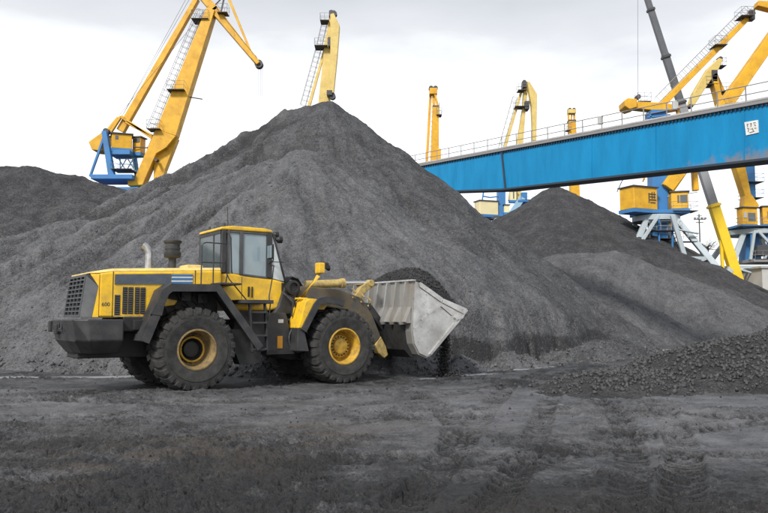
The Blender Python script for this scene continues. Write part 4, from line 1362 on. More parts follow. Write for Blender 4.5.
# --- low pale storage building and fence at the right edge
Y0 = 90
a = at(738, 268, Y0); a.x = (739 - 384) / 754 * (Y0 + 6); b = at(820, 280, Y0)
r = empty("storage_shed", ((a.x + b.x) / 2, Y0 + 3, 0))
tag(r, "low pale concrete shed beside the foot of the bright yellow boom", "shed")
og = r.location.copy()
MB().box(a.x, b.x, Y0, Y0 + 6, -0.2, a.z).build("wall", M['concrete'], r, origin=og)
MB().box(a.x - 0.2, b.x + 0.2, Y0 - 0.2, Y0 + 6.2, a.z + 0.004, a.z + 0.22).build("roof", M['galv'], r, origin=og)
for k in range(5):
    x0 = a.x + 0.7 + k * 1.5
    MB().box(x0, x0 + 0.9, Y0 - 0.05, Y0 + 0.08, a.z - 1.9, a.z - 0.9).build("window", M['window'], r, origin=og)


# ------------------------------------------------------------------ wheel loader
LO = empty("wheel_loader", (-5.75, 20.54, 0.0), R(34.5))
tag(LO, "yellow and dark grey wheel loader carrying a full steel bucket of coal", "wheel loader")


def LB(name, m, mb, parent=None, bevel=0.0, smooth=None, seg=2):
    return mb.build(name, M[m], parent or LO, bevel=bevel, smooth=smooth, seg=seg)


def wheel(x, side, yc, kind):
    """one earthmover wheel: tyre with deep lugs, rim, hub"""
    RW = 1.08
    w = empty("wheel", (x, yc, RW - 0.03), parent=LO)
    w.rotation_euler = (0, 0.37 * x + 0.3 * side, 0)
    prof = [(0.50, -0.36), (0.53, -0.41), (0.62, -0.435), (0.76, -0.45), (0.80, -0.456), (0.805, -0.44), (0.90, -0.435), (0.985, -0.405), (1.025, -0.33), (1.04, -0.15), (1.042, 0),
            (1.04, 0.15), (1.025, 0.33), (0.985, 0.405), (0.90, 0.435), (0.805, 0.44), (0.80, 0.456), (0.76, 0.45), (0.62, 0.435), (0.53, 0.41), (0.50, 0.36)]
    mb = MB().lathe(prof, (0, 0, 0), 'y', 72)
    N = 26
    for sd in (-1, 1):
        for k in range(N):
            t0 = 2 * math.pi * (k + (0.5 if sd > 0 else 0)) / N
            rings = []
            for yy, off, ro, ri, hw in ((0.02, 0.0, 1.08, 0.99, 0.070), (0.20, 0.04, 1.08, 0.985, 0.078), (0.34, 0.065, 1.065, 0.96, 0.084), (0.425, 0.075, 1.02, 0.93, 0.080), (0.446, 0.075, 0.95, 0.885, 0.066)):
                ring = []
                for dt, rr in ((-hw, ri), (hw, ri), (hw * 0.88, ro), (-hw * 0.88, ro)):
                    t = t0 + off + dt
                    ring.append((rr * math.cos(t), sd * yy, rr * math.sin(t)))
                rings.append(ring)
            mb.loft(rings)
    mb.build("tyre", M['tyre'], w, smooth=28)
    s = side
    rp = [(0.52, 0.34), (0.535, 0.385), (0.52, 0.42), (0.485, 0.425), (0.47, 0.40), (0.462, 0.33), (0.45, 0.30), (0.435, 0.26), (0.43, 0.02), (0.40, -0.03), (0.36, -0.04), (0.36, -0.3), (0.52, -0.34)]
    MB().lathe(rp, (0, 0, 0), 'y', 64, s).build("rim", M['rim' if kind == 'front' else 'rim_dusty'], w, smooth=35)
    if kind == 'front':
        hp = [(0.41, -0.03), (0.36, 0.0), (0.34, 0.04), (0.33, 0.10), (0.30, 0.13), (0.24, 0.13), (0.22, 0.20), (0.17, 0.225), (0.001, 0.225)]
        mm = 'rim'
    else:
        hp = [(0.41, -0.05), (0.33, -0.06), (0.32, 0.0), (0.29, 0.02), (0.27, -0.06), (0.22, -0.12), (0.20, -0.02), (0.14, 0.0), (0.001, 0.0)]
        mm = 'darker'
    hub = MB().lathe(hp, (0, 0, 0), 'y', 40, s)
    hub_o = hub.build("hub", M[mm], w, smooth=30)
    mb = MB()
    for k in range(18):
        t = 2 * math.pi * k / 18
        rr = 0.27 if kind == 'front' else 0.37
        oo = 0.13 if kind == 'front' else -0.035
        mb.lathe([(0.022, 0.0), (0.022, 0.035), (0.001, 0.035)], (rr * math.cos(t), s * oo, rr * math.sin(t)), 'y', 6, s)
    tag(mb.build("wheel_bolts", M['darker' if kind == 'front' else 'rim_dusty'], w), kind="stuff")
    if kind == 'rear':
        MB().lathe([(0.325, -0.04), (0.335, 0.05), (0.31, 0.07), (0.285, 0.05), (0.29, -0.05)], (0, 0, 0), 'y', 48, s).build("hub_ring", M['rim'], w, smooth=35)


for x, kind in ((0.09, 'rear'), (4.46, 'front')):
    for sd in (-1, 1):
        wheel(x, sd, 1.28 * sd, kind)

# chassis
LB("rear_frame", 'darker', MB().box(-2.55, 2.3, -0.55, 0.55, 0.85, 1.82).box(-1.6, 1.0, -1.0, 1.0, 1.70, 1.86).box(-0.25, 0.45, -0.9, 0.9, 0.8, 1.35), bevel=0.03)
LB("front_frame", 'darker', MB().prism([(2.9, 0.75), (3.3, 0.65), (5.2, 0.7), (5.5, 1.2), (4.7, 1.7), (4.0, 2.55), (3.35, 2.6), (3.0, 1.8)], -0.55, 0.55).box(4.1, 4.8, -0.9, 0.9, 0.78, 1.35), bevel=0.03)
for x in (0.09, 4.46):
    LB("axle", 'darker', MB().lathe([(0.26, -1.0), (0.3, -0.5), (0.42, 0), (0.3, 0.5), (0.26, 1.0)], (x, 0, 1.05), 'y', 20, closed=True), smooth=40)
LB("articulation_joint", 'dark', MB().box(2.2, 3.1, -0.42, 0.42, 0.85, 1.15).box(2.2, 3.1, -0.42, 0.42, 1.5, 1.75).lathe([(0.16, -0.5), (0.16, 0.55)], (2.7, 0, 1.3), 'z', 16, closed=True), bevel=0.02)

# counterweight
mb = MB()
z0, z1 = 1.30, 1.82
ring_t = [(-1.66, -1.38), (-2.5, -1.40), (-2.82, -1.20), (-2.92, -0.6), (-2.92, 0.6), (-2.82, 1.20), (-2.5, 1.40), (-1.66, 1.38)]
ring_b = [(-1.66, -1.38), (-2.46, -1.38), (-2.72, -1.1), (-2.84, -0.55), (-2.84, 0.55), (-2.72, 1.1), (-2.46, 1.38), (-1.66, 1.38)]
ring_u = [(-1.66, -1.0), (-2.3, -1.0), (-2.5, -0.8), (-2.6, -0.4), (-2.6, 0.4), (-2.5, 0.8), (-2.3, 1.0), (-1.66, 1.0)]
mb.loft([[(x, y, 0.98) for x, y in ring_u], [(x, y, z0) for x, y in ring_b], [(x, y, z1) for x, y in ring_t]])
cw = LB("counterweight", 'dark', mb, bevel=0.035)
LB("tow_lug", 'darker', MB().box(-2.95, -2.83, 0.7, 0.95, 1.50, 1.78), cw, bevel=0.02)
LB("tow_lug", 'darker', MB().box(-2.97, -2.9, -0.15, 0.15, 1.45, 1.7), cw, bevel=0.02)
# pale scraped scribble on the rear face of the counterweight
mb = MB()
rs = random.Random(4)
yy = 0.5
for k in range(9):
    y0 = 0.48 - k * 0.12
    mb.beam((-2.926, y0, 1.52 + rs.uniform(-.03, .03)), (-2.926, y0 - rs.uniform(-.04, .10), 1.70 + rs.uniform(-.06, .05)), 0.03, 0.006, side=(1, 0, 0))
    mb.beam((-2.927, y0, 1.54 + rs.uniform(-.03, .05)), (-2.927, y0 - 0.11, 1.56 + rs.uniform(-.03, .08)), 0.025, 0.006, side=(1, 0, 0))
LB("scraped_marks", 'greypanel', mb, cw)

# engine hood
yh = 1.10
mb = MB()
prof = [(-2.22, 1.87), (-2.22, 2.96), (-2.16, 3.0), (-1.89, 3.04), (0.95, 3.17), (0.95, 2.72), (-0.3, 2.68), (-0.62, 2.5), (-0.92, 1.87)]
a = [(x, -yh + (0.10 if z > 2.99 else 0), z) for x, z in prof]
top_in = [(x, -0.95, z + 0.045) if z > 2.9 else (x, -0.95, z) for x, z in prof]
b = [(x, yh - (0.10 if z > 2.99 else 0), z) for x, z in prof]
mb.prism([(-2.20, 1.87), (-2.20, 2.94), (-1.89, 2.99), (0.95, 3.12), (0.95, 2.72), (-0.3, 2.68), (-0.62, 2.5), (-0.92, 1.87)], -yh, yh)
hood = LB("hood", 'yellow', mb, bevel=0.05, seg=3)
mb = MB()
mb.loft([[(-2.42, -0.96, 2.93), (-2.42, 0.96, 2.93), (-2.42, 0.96, 2.97), (-2.42, -0.96, 2.97)],
         [(-2.16, -1.06, 2.955), (-2.16, 1.06, 2.955), (-2.16, 1.0, 3.02), (-2.16, -1.0, 3.02)],
         [(-1.86, -1.06, 2.998), (-1.86, 1.06, 2.998), (-1.86, 1.0, 3.075), (-1.86, -1.0, 3.075)],
         [(0.95, -1.06, 3.125), (0.95, 1.06, 3.125), (0.95, 1.0, 3.205), (0.95, -1.0, 3.205)]])
LB("hood_top", 'yellow_top', mb, hood, bevel=0.02)
# rear corner: yellow wing tapering back to grey side panel and grille
for sd in (-1, 1):
    Y = lambda v: sd * v
    mb = MB()
    mb.loft([[(-2.205, Y(1.097), 1.87), (-2.205, Y(1.097), 2.93), (-2.40, Y(1.03), 2.92), (-2.22, Y(1.10), 2.62), (-2.34, Y(1.065), 1.87)],
             [(-2.205, Y(0.9), 1.87), (-2.205, Y(0.9), 2.93), (-2.38, Y(0.9), 2.92), (-2.24, Y(0.9), 2.62), (-2.36, Y(0.9), 1.87)]])
    LB("hood_wing", 'yellow', mb, hood)
    mb = MB()
    mb.loft([[(-2.225, Y(1.10), 2.62), (-2.345, Y(1.065), 1.87), (-2.60, Y(0.86), 1.87), (-2.47, Y(0.86), 2.90), (-2.405, Y(1.028), 2.90)],
             [(-2.23, Y(0.80), 2.62), (-2.35, Y(0.80), 1.87), (-2.57, Y(0.80), 1.87), (-2.44, Y(0.80), 2.90), (-2.40, Y(0.80), 2.90)]])
    LB("rear_side_panel", 'greypanel', mb, hood)
grx = lambda z: -2.60 + 0.13 * (z - 1.87) / 1.03
mb = MB().loft([[(grx(1.87) + .10, -0.86, 1.87), (grx(1.87) + .10, 0.86, 1.87), (-2.2, 0.86, 1.87), (-2.2, -0.86, 1.87)],
                [(grx(2.9) + .10, -0.86, 2.9), (grx(2.9) + .10, 0.86, 2.9), (-2.2, 0.86, 2.9), (-2.2, -0.86, 2.9)]])
LB("radiator", 'black', mb)
grille = empty("grille", (0, 0, 0), parent=LO)
mb = MB()
for y0, y1 in ((-0.87, -0.80), (0.80, 0.87)):
    mb.loft([[(grx(1.87) - .01, y0, 1.87), (grx(1.87) - .01, y1, 1.87), (grx(1.87) + .1, y1, 1.87), (grx(1.87) + .1, y0, 1.87)],
             [(grx(2.92) - .01, y0, 2.92), (grx(2.92) - .01, y1, 2.92), (grx(2.92) + .1, y1, 2.92), (grx(2.92) + .1, y0, 2.92)]])
for z in (1.87, 2.86):
    mb.box(grx(z) - .01, grx(z) + .09, -0.80, 0.80, z, z + 0.06)
LB("grille_frame", 'greypanel', mb, grille)
for k in range(8):
    z = 2.0 + k * 0.11
    LB("slat", 'greypanel', MB().box(grx(z) - .005, grx(z) + .07, -0.80, 0.80, z, z + 0.035), grille)
for y in (-0.4, 0, 0.4):
    mb = MB().loft([[(grx(1.93) - .008, y - .02, 1.93), (grx(1.93) - .008, y + .02, 1.93), (grx(1.93) + .03, y + .02, 1.93), (grx(1.93) + .03, y - .02, 1.93)],
                    [(grx(2.86) - .008, y - .02, 2.86), (grx(2.86) - .008, y + .02, 2.86), (grx(2.86) + .03, y + .02, 2.86), (grx(2.86) + .03, y - .02, 2.86)]])
    LB("mullion", 'greypanel', mb, grille)

# panels on the hood side
for sd in (-1, 1):
    y0, y1 = (-yh - 0.022, -yh + 0.02) if sd < 0 else (yh - 0.02, yh + 0.022)
    LB("stripe_panel", 'slate', MB().prism([(-1.84, 2.675), (-0.44, 2.715), (-0.44, 2.985), (-1.84, 2.925)], y0, y1), hood)
    for k in range(3):
        za = 2.72 + k * 0.098
        LB("blue_stripe", 'blue_strip', MB().prism([(-0.42, za), (0.14, za + .015), (0.14, za + 0.075), (-0.42, za + 0.06)], y0, y1), hood)
        if k < 2:
            LB("white_stripe", 'white', MB().prism([(-0.42, za + .064), (0.14, za + .079), (0.14, za + 0.108), (-0.42, za + 0.093)], y0, y1), hood)
    for xa, xb, za, zb in ((-1.83, -1.70, 1.92, 2.42), (-1.64, -1.52, 1.95, 2.62), (-1.50, -1.38, 1.95, 2.62), (-1.34, -1.22, 1.95, 2.62), (-1.20, -1.08, 1.95, 2.62)):
        v = LB("vent", 'darker', MB().box(xa, xb, y0 + (0.012 if sd < 0 else 0), y1 - (0 if sd < 0 else 0.012), za, zb), hood)
        mb = MB()
        n_ = int((zb - za) / 0.055)
        for k in range(n_):
            zz = za + 0.02 + k * 0.055
            yo = y0 - 0.004 if sd < 0 else y1 + 0.004
            mb.loft([[(xa + .008, yo, zz), (xb - .008, yo, zz), (xb - .008, yo + (.014 if sd < 0 else -.014), zz + .03), (xa + .008, yo + (.014 if sd < 0 else -.014), zz + .03)],
                     [(xa + .008, yo, zz + .008), (xb - .008, yo, zz + .008), (xb - .008, yo + (.014 if sd < 0 else -.014), zz + .036), (xa + .008, yo + (.014 if sd < 0 else -.014), zz + .036)]])
        LB("vent_louvres", 'dark', mb, v)
    LB("panel_gap", 'black', MB().box(-1.888, -1.872, y0 + 0.016 if sd < 0 else y0, y1 if sd < 0 else y1 - 0.016, 1.88, 2.99), hood)
    LB("panel_gap", 'black', MB().box(0.205, 0.222, y0 + 0.016 if sd < 0 else y0, y1 if sd < 0 else y1 - 0.016, 2.72, 3.10), hood)
    LB("lower_trim", 'yellow_worn', MB().box(-1.84, -1.06, y0, y1, 1.875, 1.915), hood)
# small worn number plate
tcu = bpy.data.curves.new("side_number", 'FONT')
tcu.body = "600"; tcu.size = 0.13; tcu.extrude = 0.002; tcu.align_x = 'CENTER'
tcu.materials.append(M['dark'])
tfo = bpy.data.objects.new("text_source", tcu); COL.objects.link(tfo)
bpy.context.view_layer.update()
tme = bpy.data.meshes.new_from_object(tfo.evaluated_get(bpy.context.evaluated_depsgraph_get()))
bpy.data.objects.remove(tfo)
to = bpy.data.objects.new("side_number", tme); COL.objects.link(to)
to.parent = hood; to.location = (-2.04, -yh - 0.004, 2.14); to.rotation_euler = (R(90), 0, 0)

# exhaust and air cleaner
pts = [(-0.68, 0.0, 3.1), (-0.68, 0.0, 3.60), (-0.70, 0.02, 3.69), (-0.75, 0.04, 3.76), (-0.82, 0.07, 3.81)]
ex = LB("exhaust_pipe", 'pipe', MB().tube(pts, 0.095, 16), smooth=50)
LB("pipe_mouth", 'black', MB().tube([(-0.812, 0.067, 3.805), (-0.83, 0.075, 3.818)], 0.082, 16), ex)
ac = LB("air_cleaner", 'dark', MB().lathe([(0.10, 3.15), (0.10, 3.45), (0.20, 3.47), (0.225, 3.50), (0.225, 3.62), (0.19, 3.64), (0.19, 3.84), (0.225, 3.87), (0.24, 3.90), (0.24, 3.93), (0.16, 3.985), (0.001, 3.995)], (-0.12, -0.25, 0.0), 'z', 28), smooth=40)
LB("clamp_band", 'dark', MB().lathe([(0.195, 3.70), (0.205, 3.70), (0.205, 3.74), (0.195, 3.74)], (-0.12, -0.25, 0), 'z', 28), ac, smooth=40)
LB("hood_box", 'yellow_top', MB().box(0.06, 0.5, -0.9, -0.2, 3.15, 3.26), bevel=0.03)

# rear fenders
FR = [(-1.34, 1.30), (-1.03, 2.10), (-0.86, 2.55), (-0.62, 2.71), (0.64, 2.71), (1.50, 1.62), (1.88, 1.12)]


def strip(path, th, y0, y1):
    """sheet metal strip following a path in x, z"""
    n = len(path)
    inn = []
    for i, (x, z) in enumerate(path):
        a_ = path[max(i - 1, 0)]; b_ = path[min(i + 1, n - 1)]
        dx, dz = b_[0] - a_[0], b_[1] - a_[1]
        l_ = math.hypot(dx, dz)
        inn.append((x + dz / l_ * th, z - dx / l_ * th))
    mb = MB()
    for i in range(n - 1):
        q = [path[i], path[i + 1], inn[i + 1], inn[i]]
        mb.prism(q, y0, y1)
    return mb


for sd in (-1, 1):
    ya, yb = (-1.74, -0.9) if sd < 0 else (0.9, 1.74)
    f = LB("rear_fender", 'dark', strip(FR, 0.045, ya, yb))
    ys = (-1.76, -1.69) if sd < 0 else (1.69, 1.76)
    LB("fender_skirt", 'dark', strip([(x, z - 0.002) for x, z in FR], 0.20, *ys), f)
    yf = (-1.70, -0.95) if sd < 0 else (0.95, 1.70)
    LB("mud_flap", 'dark', MB().prism([(-1.36, 1.30), (-1.10, 1.96), (-1.05, 1.94), (-1.29, 1.27)], *yf), f)
    LB("hinge_plate", 'dark', MB().prism([(-1.16, 1.94), (-1.03, 2.2), (-0.80, 2.16), (-0.86, 1.9)], (-1.775 if sd < 0 else 1.70), (-1.70 if sd < 0 else 1.775)), f, bevel=0.01)
    ybk = (-1.72, -1.02) if sd < 0 else (1.02, 1.72)
    LB("splash_guard", 'darker', MB().prism([(0.95, 1.55), (1.55, 1.55), (1.98, 1.05), (1.98, 0.66), (1.38, 0.62), (1.18, 1.1)], ybk[0] + (0.32 if sd < 0 else 0), ybk[1] - (0 if sd < 0 else 0.32)), f)
LB("engine_block", 'darker', MB().box(-0.75, 0.95, -0.88, 0.88, 1.84, 2.66), bevel=0.05)
mb = MB()
rs = random.Random(9)
for k in range(9):
    x0 = rs.uniform(-0.6, 0.8); z0_ = rs.uniform(2.2, 2.6)
    mb.tube([(x0, -0.92, z0_), (x0 + rs.uniform(-.2, .2), -1.0, z0_ - 0.15), (x0 + rs.uniform(-.3, .3), -0.93, z0_ - rs.uniform(.3, .5))], 0.022, 6)
mb.box(-0.1, 0.15, -1.0, -0.88, 2.3, 2.6).box(0.35, 0.6, -0.98, -0.88, 2.25, 2.5)
LB("engine_hoses", 'dark', mb)
LB("suspension_bracket", 'yellow', MB().prism([(-0.72, 2.12), (-0.3, 2.18), (-0.22, 2.3), (-0.5, 2.36), (-0.75, 2.25)], -1.05, -0.9), bevel=0.03)
LB("side_step_bracket", 'darker', MB().box(-1.62, -1.05, -1.15, -0.6, 1.52, 1.88).box(-1.4, -1.15, -1.28, -1.1, 1.55, 1.8), bevel=0.02)

# cab
cab = empty("cab", (0, 0, 0), parent=LO)
yc = 0.85
LB("cab_body", 'yellow', MB().prism([(1.04, 3.06), (1.04, 2.62), (1.50, 2.06), (2.50, 2.06), (2.74, 2.12), (2.92, 2.25), (3.0, 2.45), (3.02, 2.86), (2.6, 2.955), (1.75, 3.03), (1.25, 3.09)], -yc, yc), cab, bevel=0.06, seg=3)
LB("roof", 'yellow', MB().prism([(0.98, 4.26), (1.0, 4.33), (1.35, 4.385), (2.3, 4.375), (2.54, 4.335), (2.56, 4.27), (2.3, 4.265)], -yc - 0.03, yc - 0.1), cab, bevel=0.03)
LB("roof_liner", 'dark', MB().box(1.06, 2.55, -yc + .02, yc - .02, 4.19, 4.262), cab)


def quadframe(nm, m, pts, y, d=0.05):
    LB(nm, m, MB().prism(pts, y - d / 2, y + d / 2), cab)


for sd in (-1, 1):
    y = sd * (yc - 0.03)
    def bar(x0, z0_, x1, z1_, w, nm="pillar", m='dark', d=0.075, dy=0.0):
        LB(nm, m, MB().beam((x0, y + dy, z0_), (x1, y + dy, z1_), w, d), cab, bevel=0.012)
    bar(1.10, 3.08, 1.10, 4.26, 0.12, m='dark', d=0.10)
    bar(1.235, 3.07, 1.235, 4.26, 0.07, m='greypanel', d=0.09)
    bar(1.615, 3.04, 1.615, 4.26, 0.11, m='greypanel', d=0.085)
    bar(2.46, 2.98, 2.46, 4.26, 0.17, m='dark', d=0.10)
    bar(1.28, 4.225, 2.4, 4.225, 0.07, "window_rail", m='greypanel')
    bar(1.66, 3.045, 2.40, 2.985, 0.06, "window_rail", m='greypanel')
    bar(2.57, 4.25, 2.985, 2.90, 0.05, m='dark', d=0.06)
    quadframe("side_glass", 'glass', [(1.27, 3.085), (1.565, 3.065), (1.565, 4.20), (1.27, 4.20)], y, 0.012)
    quadframe("door_glass", 'glass', [(1.67, 3.05), (2.38, 2.99), (2.38, 4.20), (1.67, 4.20)], y, 0.012)
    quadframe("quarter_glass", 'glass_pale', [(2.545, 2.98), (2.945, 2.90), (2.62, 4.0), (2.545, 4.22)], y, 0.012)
    LB("door_handle", 'black', MB().box(1.82, 1.86, y - 0.07, y + 0.07, 2.44, 2.72).box(1.93, 1.96, y - 0.06, y + 0.06, 2.42, 2.72), cab)
    LB("door_seam", 'dark', MB().box(1.632, 1.645, y - 0.034 if sd < 0 else y + .02, y - 0.02 if sd < 0 else y + .034, 2.3, 3.0), cab)
# windscreen and rear window
LB("windscreen", 'glass', MB().loft([[(2.60, -0.78, 4.22), (2.60, 0.78, 4.22), (2.612, 0.78, 4.22), (2.612, -0.78, 4.22)], [(3.0, -0.78, 2.90), (3.0, 0.78, 2.90), (3.012, 0.78, 2.90), (3.012, -0.78, 2.90)]]), cab)
LB("rear_window", 'glass_dark', MB().box(1.035, 1.047, -0.74, 0.74, 3.12, 4.18), cab)
mb = MB().box(1.02, 1.07, -0.78, 0.78, 3.06, 3.14).box(1.02, 1.07, -0.78, 0.78, 4.16, 4.262).box(1.022, 1.068, -0.3, -0.25, 3.14, 4.16)
LB("rear_window_frame", 'dark', mb, cab)
# seat and controls
LB("seat", 'black', MB().box(1.45, 1.95, -0.28, 0.28, 3.0, 3.2).loft([[(1.36, -0.27, 3.15), (1.5, -0.27, 3.15), (1.5, 0.27, 3.15), (1.36, 0.27, 3.15)], [(1.25, -0.22, 3.9), (1.36, -0.22, 3.9), (1.36, 0.22, 3.9), (1.25, 0.22, 3.9)]]), cab, bevel=0.05, seg=3)
mb = MB()
for k in range(20):
    t0, t1 = 2 * math.pi * k / 20, 2 * math.pi * (k + 1) / 20
    f_ = lambda t: (2.30 + 0.16 * math.sin(t) * 0.75, 0.19 * math.cos(t), 3.28 + 0.11 * math.sin(t))
    mb.tube([f_(t0), f_(t1)], 0.016, 6)
mb.tube([(2.3, 0, 3.28), (2.5, 0, 3.0)], 0.035, 8)
LB("steering_wheel", 'black', mb, cab)
LB("dashboard", 'dark', MB().prism([(2.45, 2.95), (2.9, 2.9), (2.82, 3.1), (2.5, 3.16)], -0.5, 0.5), cab, bevel=0.03)
# lamps on the cab brow, aerials
for (x, z, y, rr) in ((2.72, 4.23, -0.72, 0.095), (2.80, 4.09, -0.80, 0.10), (2.72, 4.23, 0.72, 0.095)):
    l_ = LB("headlight", 'black', MB().lathe([(0.03, -0.12), (rr, -0.05), (rr, 0.06), (rr * .85, 0.07)], (x, y, z), 'x', 18, closed=True), smooth=40)
    LB("lens", 'lens', MB().lathe([(rr * .84, 0.066), (rr * .4, 0.085), (0.001, 0.09)], (x, y, z), 'x', 18), l_, smooth=40)
LB("lamp_bracket", 'dark', MB().beam((2.55, -0.72, 4.22), (2.74, -0.72, 4.2), 0.05, 0.06).beam((2.6, -0.8, 4.2), (2.78, -0.8, 4.05), 0.05, 0.05))
LB("aerial", 'black', MB().tube([(1.35, -0.5, 4.36), (1.33, -0.5, 4.95)], 0.009, 5))
LB("beacon_stub", 'dark', MB().tube([(1.12, -0.80, 4.3), (1.12, -0.80, 4.44)], 0.03, 8))
LB("beacon_stub", 'dark', MB().tube([(1.25, 0.6, 4.35), (1.25, 0.6, 4.5)], 0.035, 8))
# mirror
LB("mirror_arm", 'black', MB().tube([(2.45, -0.86, 3.38), (2.38, -1.28, 3.45), (2.36, -1.3, 3.9)], 0.014, 6).tube([(2.46, -0.86, 3.45), (2.85, -1.0, 3.43)], 0.012, 6))
mi = LB("mirror", 'black', MB().box(2.26, 2.34, -1.42, -1.12, 3.48, 3.88), bevel=0.03)
LB("mirror_glass", 'mirror', MB().box(2.252, 2.258, -1.39, -1.15, 3.51, 3.85), mi)
# handrails
mb = MB()
def rail(*p): mb.tube(p, 0.017, 7)
rail((0.28, -1.35, 2.72), (0.28, -1.35, 3.72), (0.33, -1.35, 3.80), (0.42, -1.33, 3.83), (0.98, -1.25, 3.83), (1.03, -1.24, 3.78), (1.05, -1.22, 3.0), (1.02, -1.2, 2.74))
rail((0.62, -1.32, 2.72), (0.62, -1.31, 3.83)); rail((0.28, -1.35, 3.3), (0.98, -1.24, 3.32))
LB("handrail", 'dark', mb, smooth=50)
for pp in (((1.02, -1.24, 3.05), (1.08, -1.3, 2.88), (1.50, -1.55, 2.30), (1.58, -1.58, 2.15)),
           ((1.12, -1.0, 4.2), (1.13, -1.24, 4.0), (1.16, -1.26, 3.1), (1.2, -1.2, 3.05)),
           ((2.42, -1.0, 3.35), (2.46, -1.15, 3.30), (2.38, -1.2, 2.9), (2.18, -1.45, 2.45), (2.19, -1.45, 2.3)),
           ((2.2, -1.5, 2.3), (2.16, -1.52, 1.95), (2.1, -1.55, 1.8))):
    LB("grab_rail", 'black', MB().tube(pp, 0.017, 7), smooth=50)
# access platform and ladder
LB("access_platform", 'dark', MB().box(0.64, 1.25, -1.72, -0.86, 2.715, 2.77).box(1.28, 2.24, -1.62, -0.87, 2.24, 2.34), bevel=0.012)
la = empty("ladder", (0, 0, 0), parent=LO)
for x in (1.58, 2.02):
    LB("ladder_rail", 'darker', MB().beam((x, -1.52, 2.24), (x + 0.02, -1.66, 0.95), 0.05, 0.10), la, bevel=0.01)
for z in (1.98, 1.70, 1.36, 1.0):
    LB("rung", 'dark', MB().box(1.60, 2.02, -1.72, -1.50, z, z + 0.05), la, bevel=0.008)
LB("ladder_backing", 'darker', MB().box(1.3, 2.2, -1.2, -0.9, 0.95, 2.05), la)
# battery box, hydraulic hoses at the joint
LB("side_box", 'dark', MB().prism([(2.22, 0.86), (3.02, 0.86), (3.02, 1.0), (2.86, 1.85), (2.80, 2.0), (2.2, 2.0)], -1.25, -0.62), bevel=0.03)
LB("side_box_step", 'darker', MB().box(2.15, 3.0, -1.40, -1.26, 0.86, 0.96), bevel=0.01)
LB("warning_decal", 'orange', MB().box(2.54, 2.70, -1.258, -1.246, 1.02, 1.36))
LB("white_decal", 'white', MB().box(2.56, 2.72, -1.257, -1.246, 1.72, 1.82))
LB("joint_tower", 'dark', MB().prism([(2.55, 1.95), (3.18, 1.95), (3.32, 2.62), (3.30, 2.85), (2.96, 2.88), (2.72, 2.2)], -0.95, 0.6), bevel=0.04)
mb = MB()
for k in range(22):
    t0, t1 = 2 * math.pi * k / 22, 2 * math.pi * (k + 1) / 22
    f_ = lambda t: (3.18 + 0.30 * math.cos(t), -1.3, 1.28 + 0.36 * math.sin(t))
    mb.tube([f_(t0), f_(t1)], 0.035, 8)
mb.tube([(2.85, -1.1, 2.5), (3.1, -1.2, 2.35), (3.2, -1.15, 2.0), (3.0, -1.0, 1.8)], 0.03, 8).tube([(2.8, -1.0, 2.6), (3.02, -1.25, 2.3), (3.0, -1.2, 1.9)], 0.028, 8)
LB("hydraulic_hose", 'dark', mb, smooth=50)
LB("valve_drum", 'darker', MB().lathe([(0.16, -0.12), (0.21, -0.1), (0.21, 0.1), (0.14, 0.12), (0.13, 0.06), (0.001, 0.06)], (3.12, -0.98, 2.72), 'y', 20, -1.0).box(2.85, 3.3, -0.9, -0.5, 2.6, 2.85), smooth=40)
mb = MB()
for k in range(4):
    mb.tube([(2.95, -0.9 + 0.1 * k, 2.86), (3.15, -0.9 + 0.1 * k, 3.03), (3.4, -0.8 + 0.1 * k, 2.98), (3.7, -0.6 + .1 * k, 2.72)], 0.025, 6)
LB("hydraulic_hose", 'black', mb, smooth=50)

# front fenders
FF = [(3.02, 1.55), (3.12, 1.72), (3.42, 2.25), (3.56, 2.41), (3.80, 2.46), (4.25, 2.40), (4.42, 2.34)]
for sd in (-1, 1):
    ya, yb = (-1.74, -0.95) if sd < 0 else (0.95, 1.74)
    f = LB("front_fender", 'dark', strip(FF, 0.05, ya, yb))
    LB("fender_skirt", 'dark', strip([(x, z - .002) for x, z in FF], 0.17, *((-1.765, -1.69) if sd < 0 else (1.69, 1.765))), f)
    # yellow plate behind the arch and the grey splash box below it
    yy0, yy1 = (-1.70, -1.05) if sd < 0 else (1.05, 1.70)
    LB("fender_plate", 'yellow', MB().prism([(2.96, 1.58), (3.10, 1.58), (3.17, 1.73), (3.44, 2.24), (3.56, 2.38), (3.30, 2.40), (3.18, 2.30)], yy0 + 0.005, yy1), f, bevel=0.015)
    LB("splash_box", 'dark', MB().prism([(2.92, 0.95), (3.30, 0.93), (3.13, 1.573), (2.94, 1.573)], yy0, yy1), f, bevel=0.02)
    LB("arm_guard", 'yellow', MB().prism([(3.95, 2.28), (4.3, 2.22), (4.2, 2.1), (3.98, 2.12)], -0.93 if sd < 0 else 0.75, -0.75 if sd < 0 else 0.93), f)
# front lamp posts
for sd in (-1,):
    y = 1.28 * sd
    p_ = LB("lamp_post", 'yellow', MB().tube([(3.22, y, 2.22), (3.26, y, 2.42), (3.80, y, 3.06), (3.82, y, 3.14)], 0.062, 10).box(3.12, 3.4, y - .12, y + .12, 2.38, 2.43), smooth=45)
    LB("headlight", 'yellow', MB().box(3.76, 3.96, y - 0.13, y + 0.13, 3.13, 3.44), p_, bevel=0.03)
    LB("lens", 'lens', MB().box(3.958, 3.985, y - 0.10, y + 0.10, 3.22, 3.40), p_, bevel=0.008)
    LB("lamp_hood", 'black', MB().box(3.90, 4.10, y - 0.11, y + 0.11, 3.26, 3.45).lathe([(0.07, 0), (0.09, 0.08)], (4.08, y - .02, 3.30), 'x', 12, closed=True), p_, bevel=0.02)

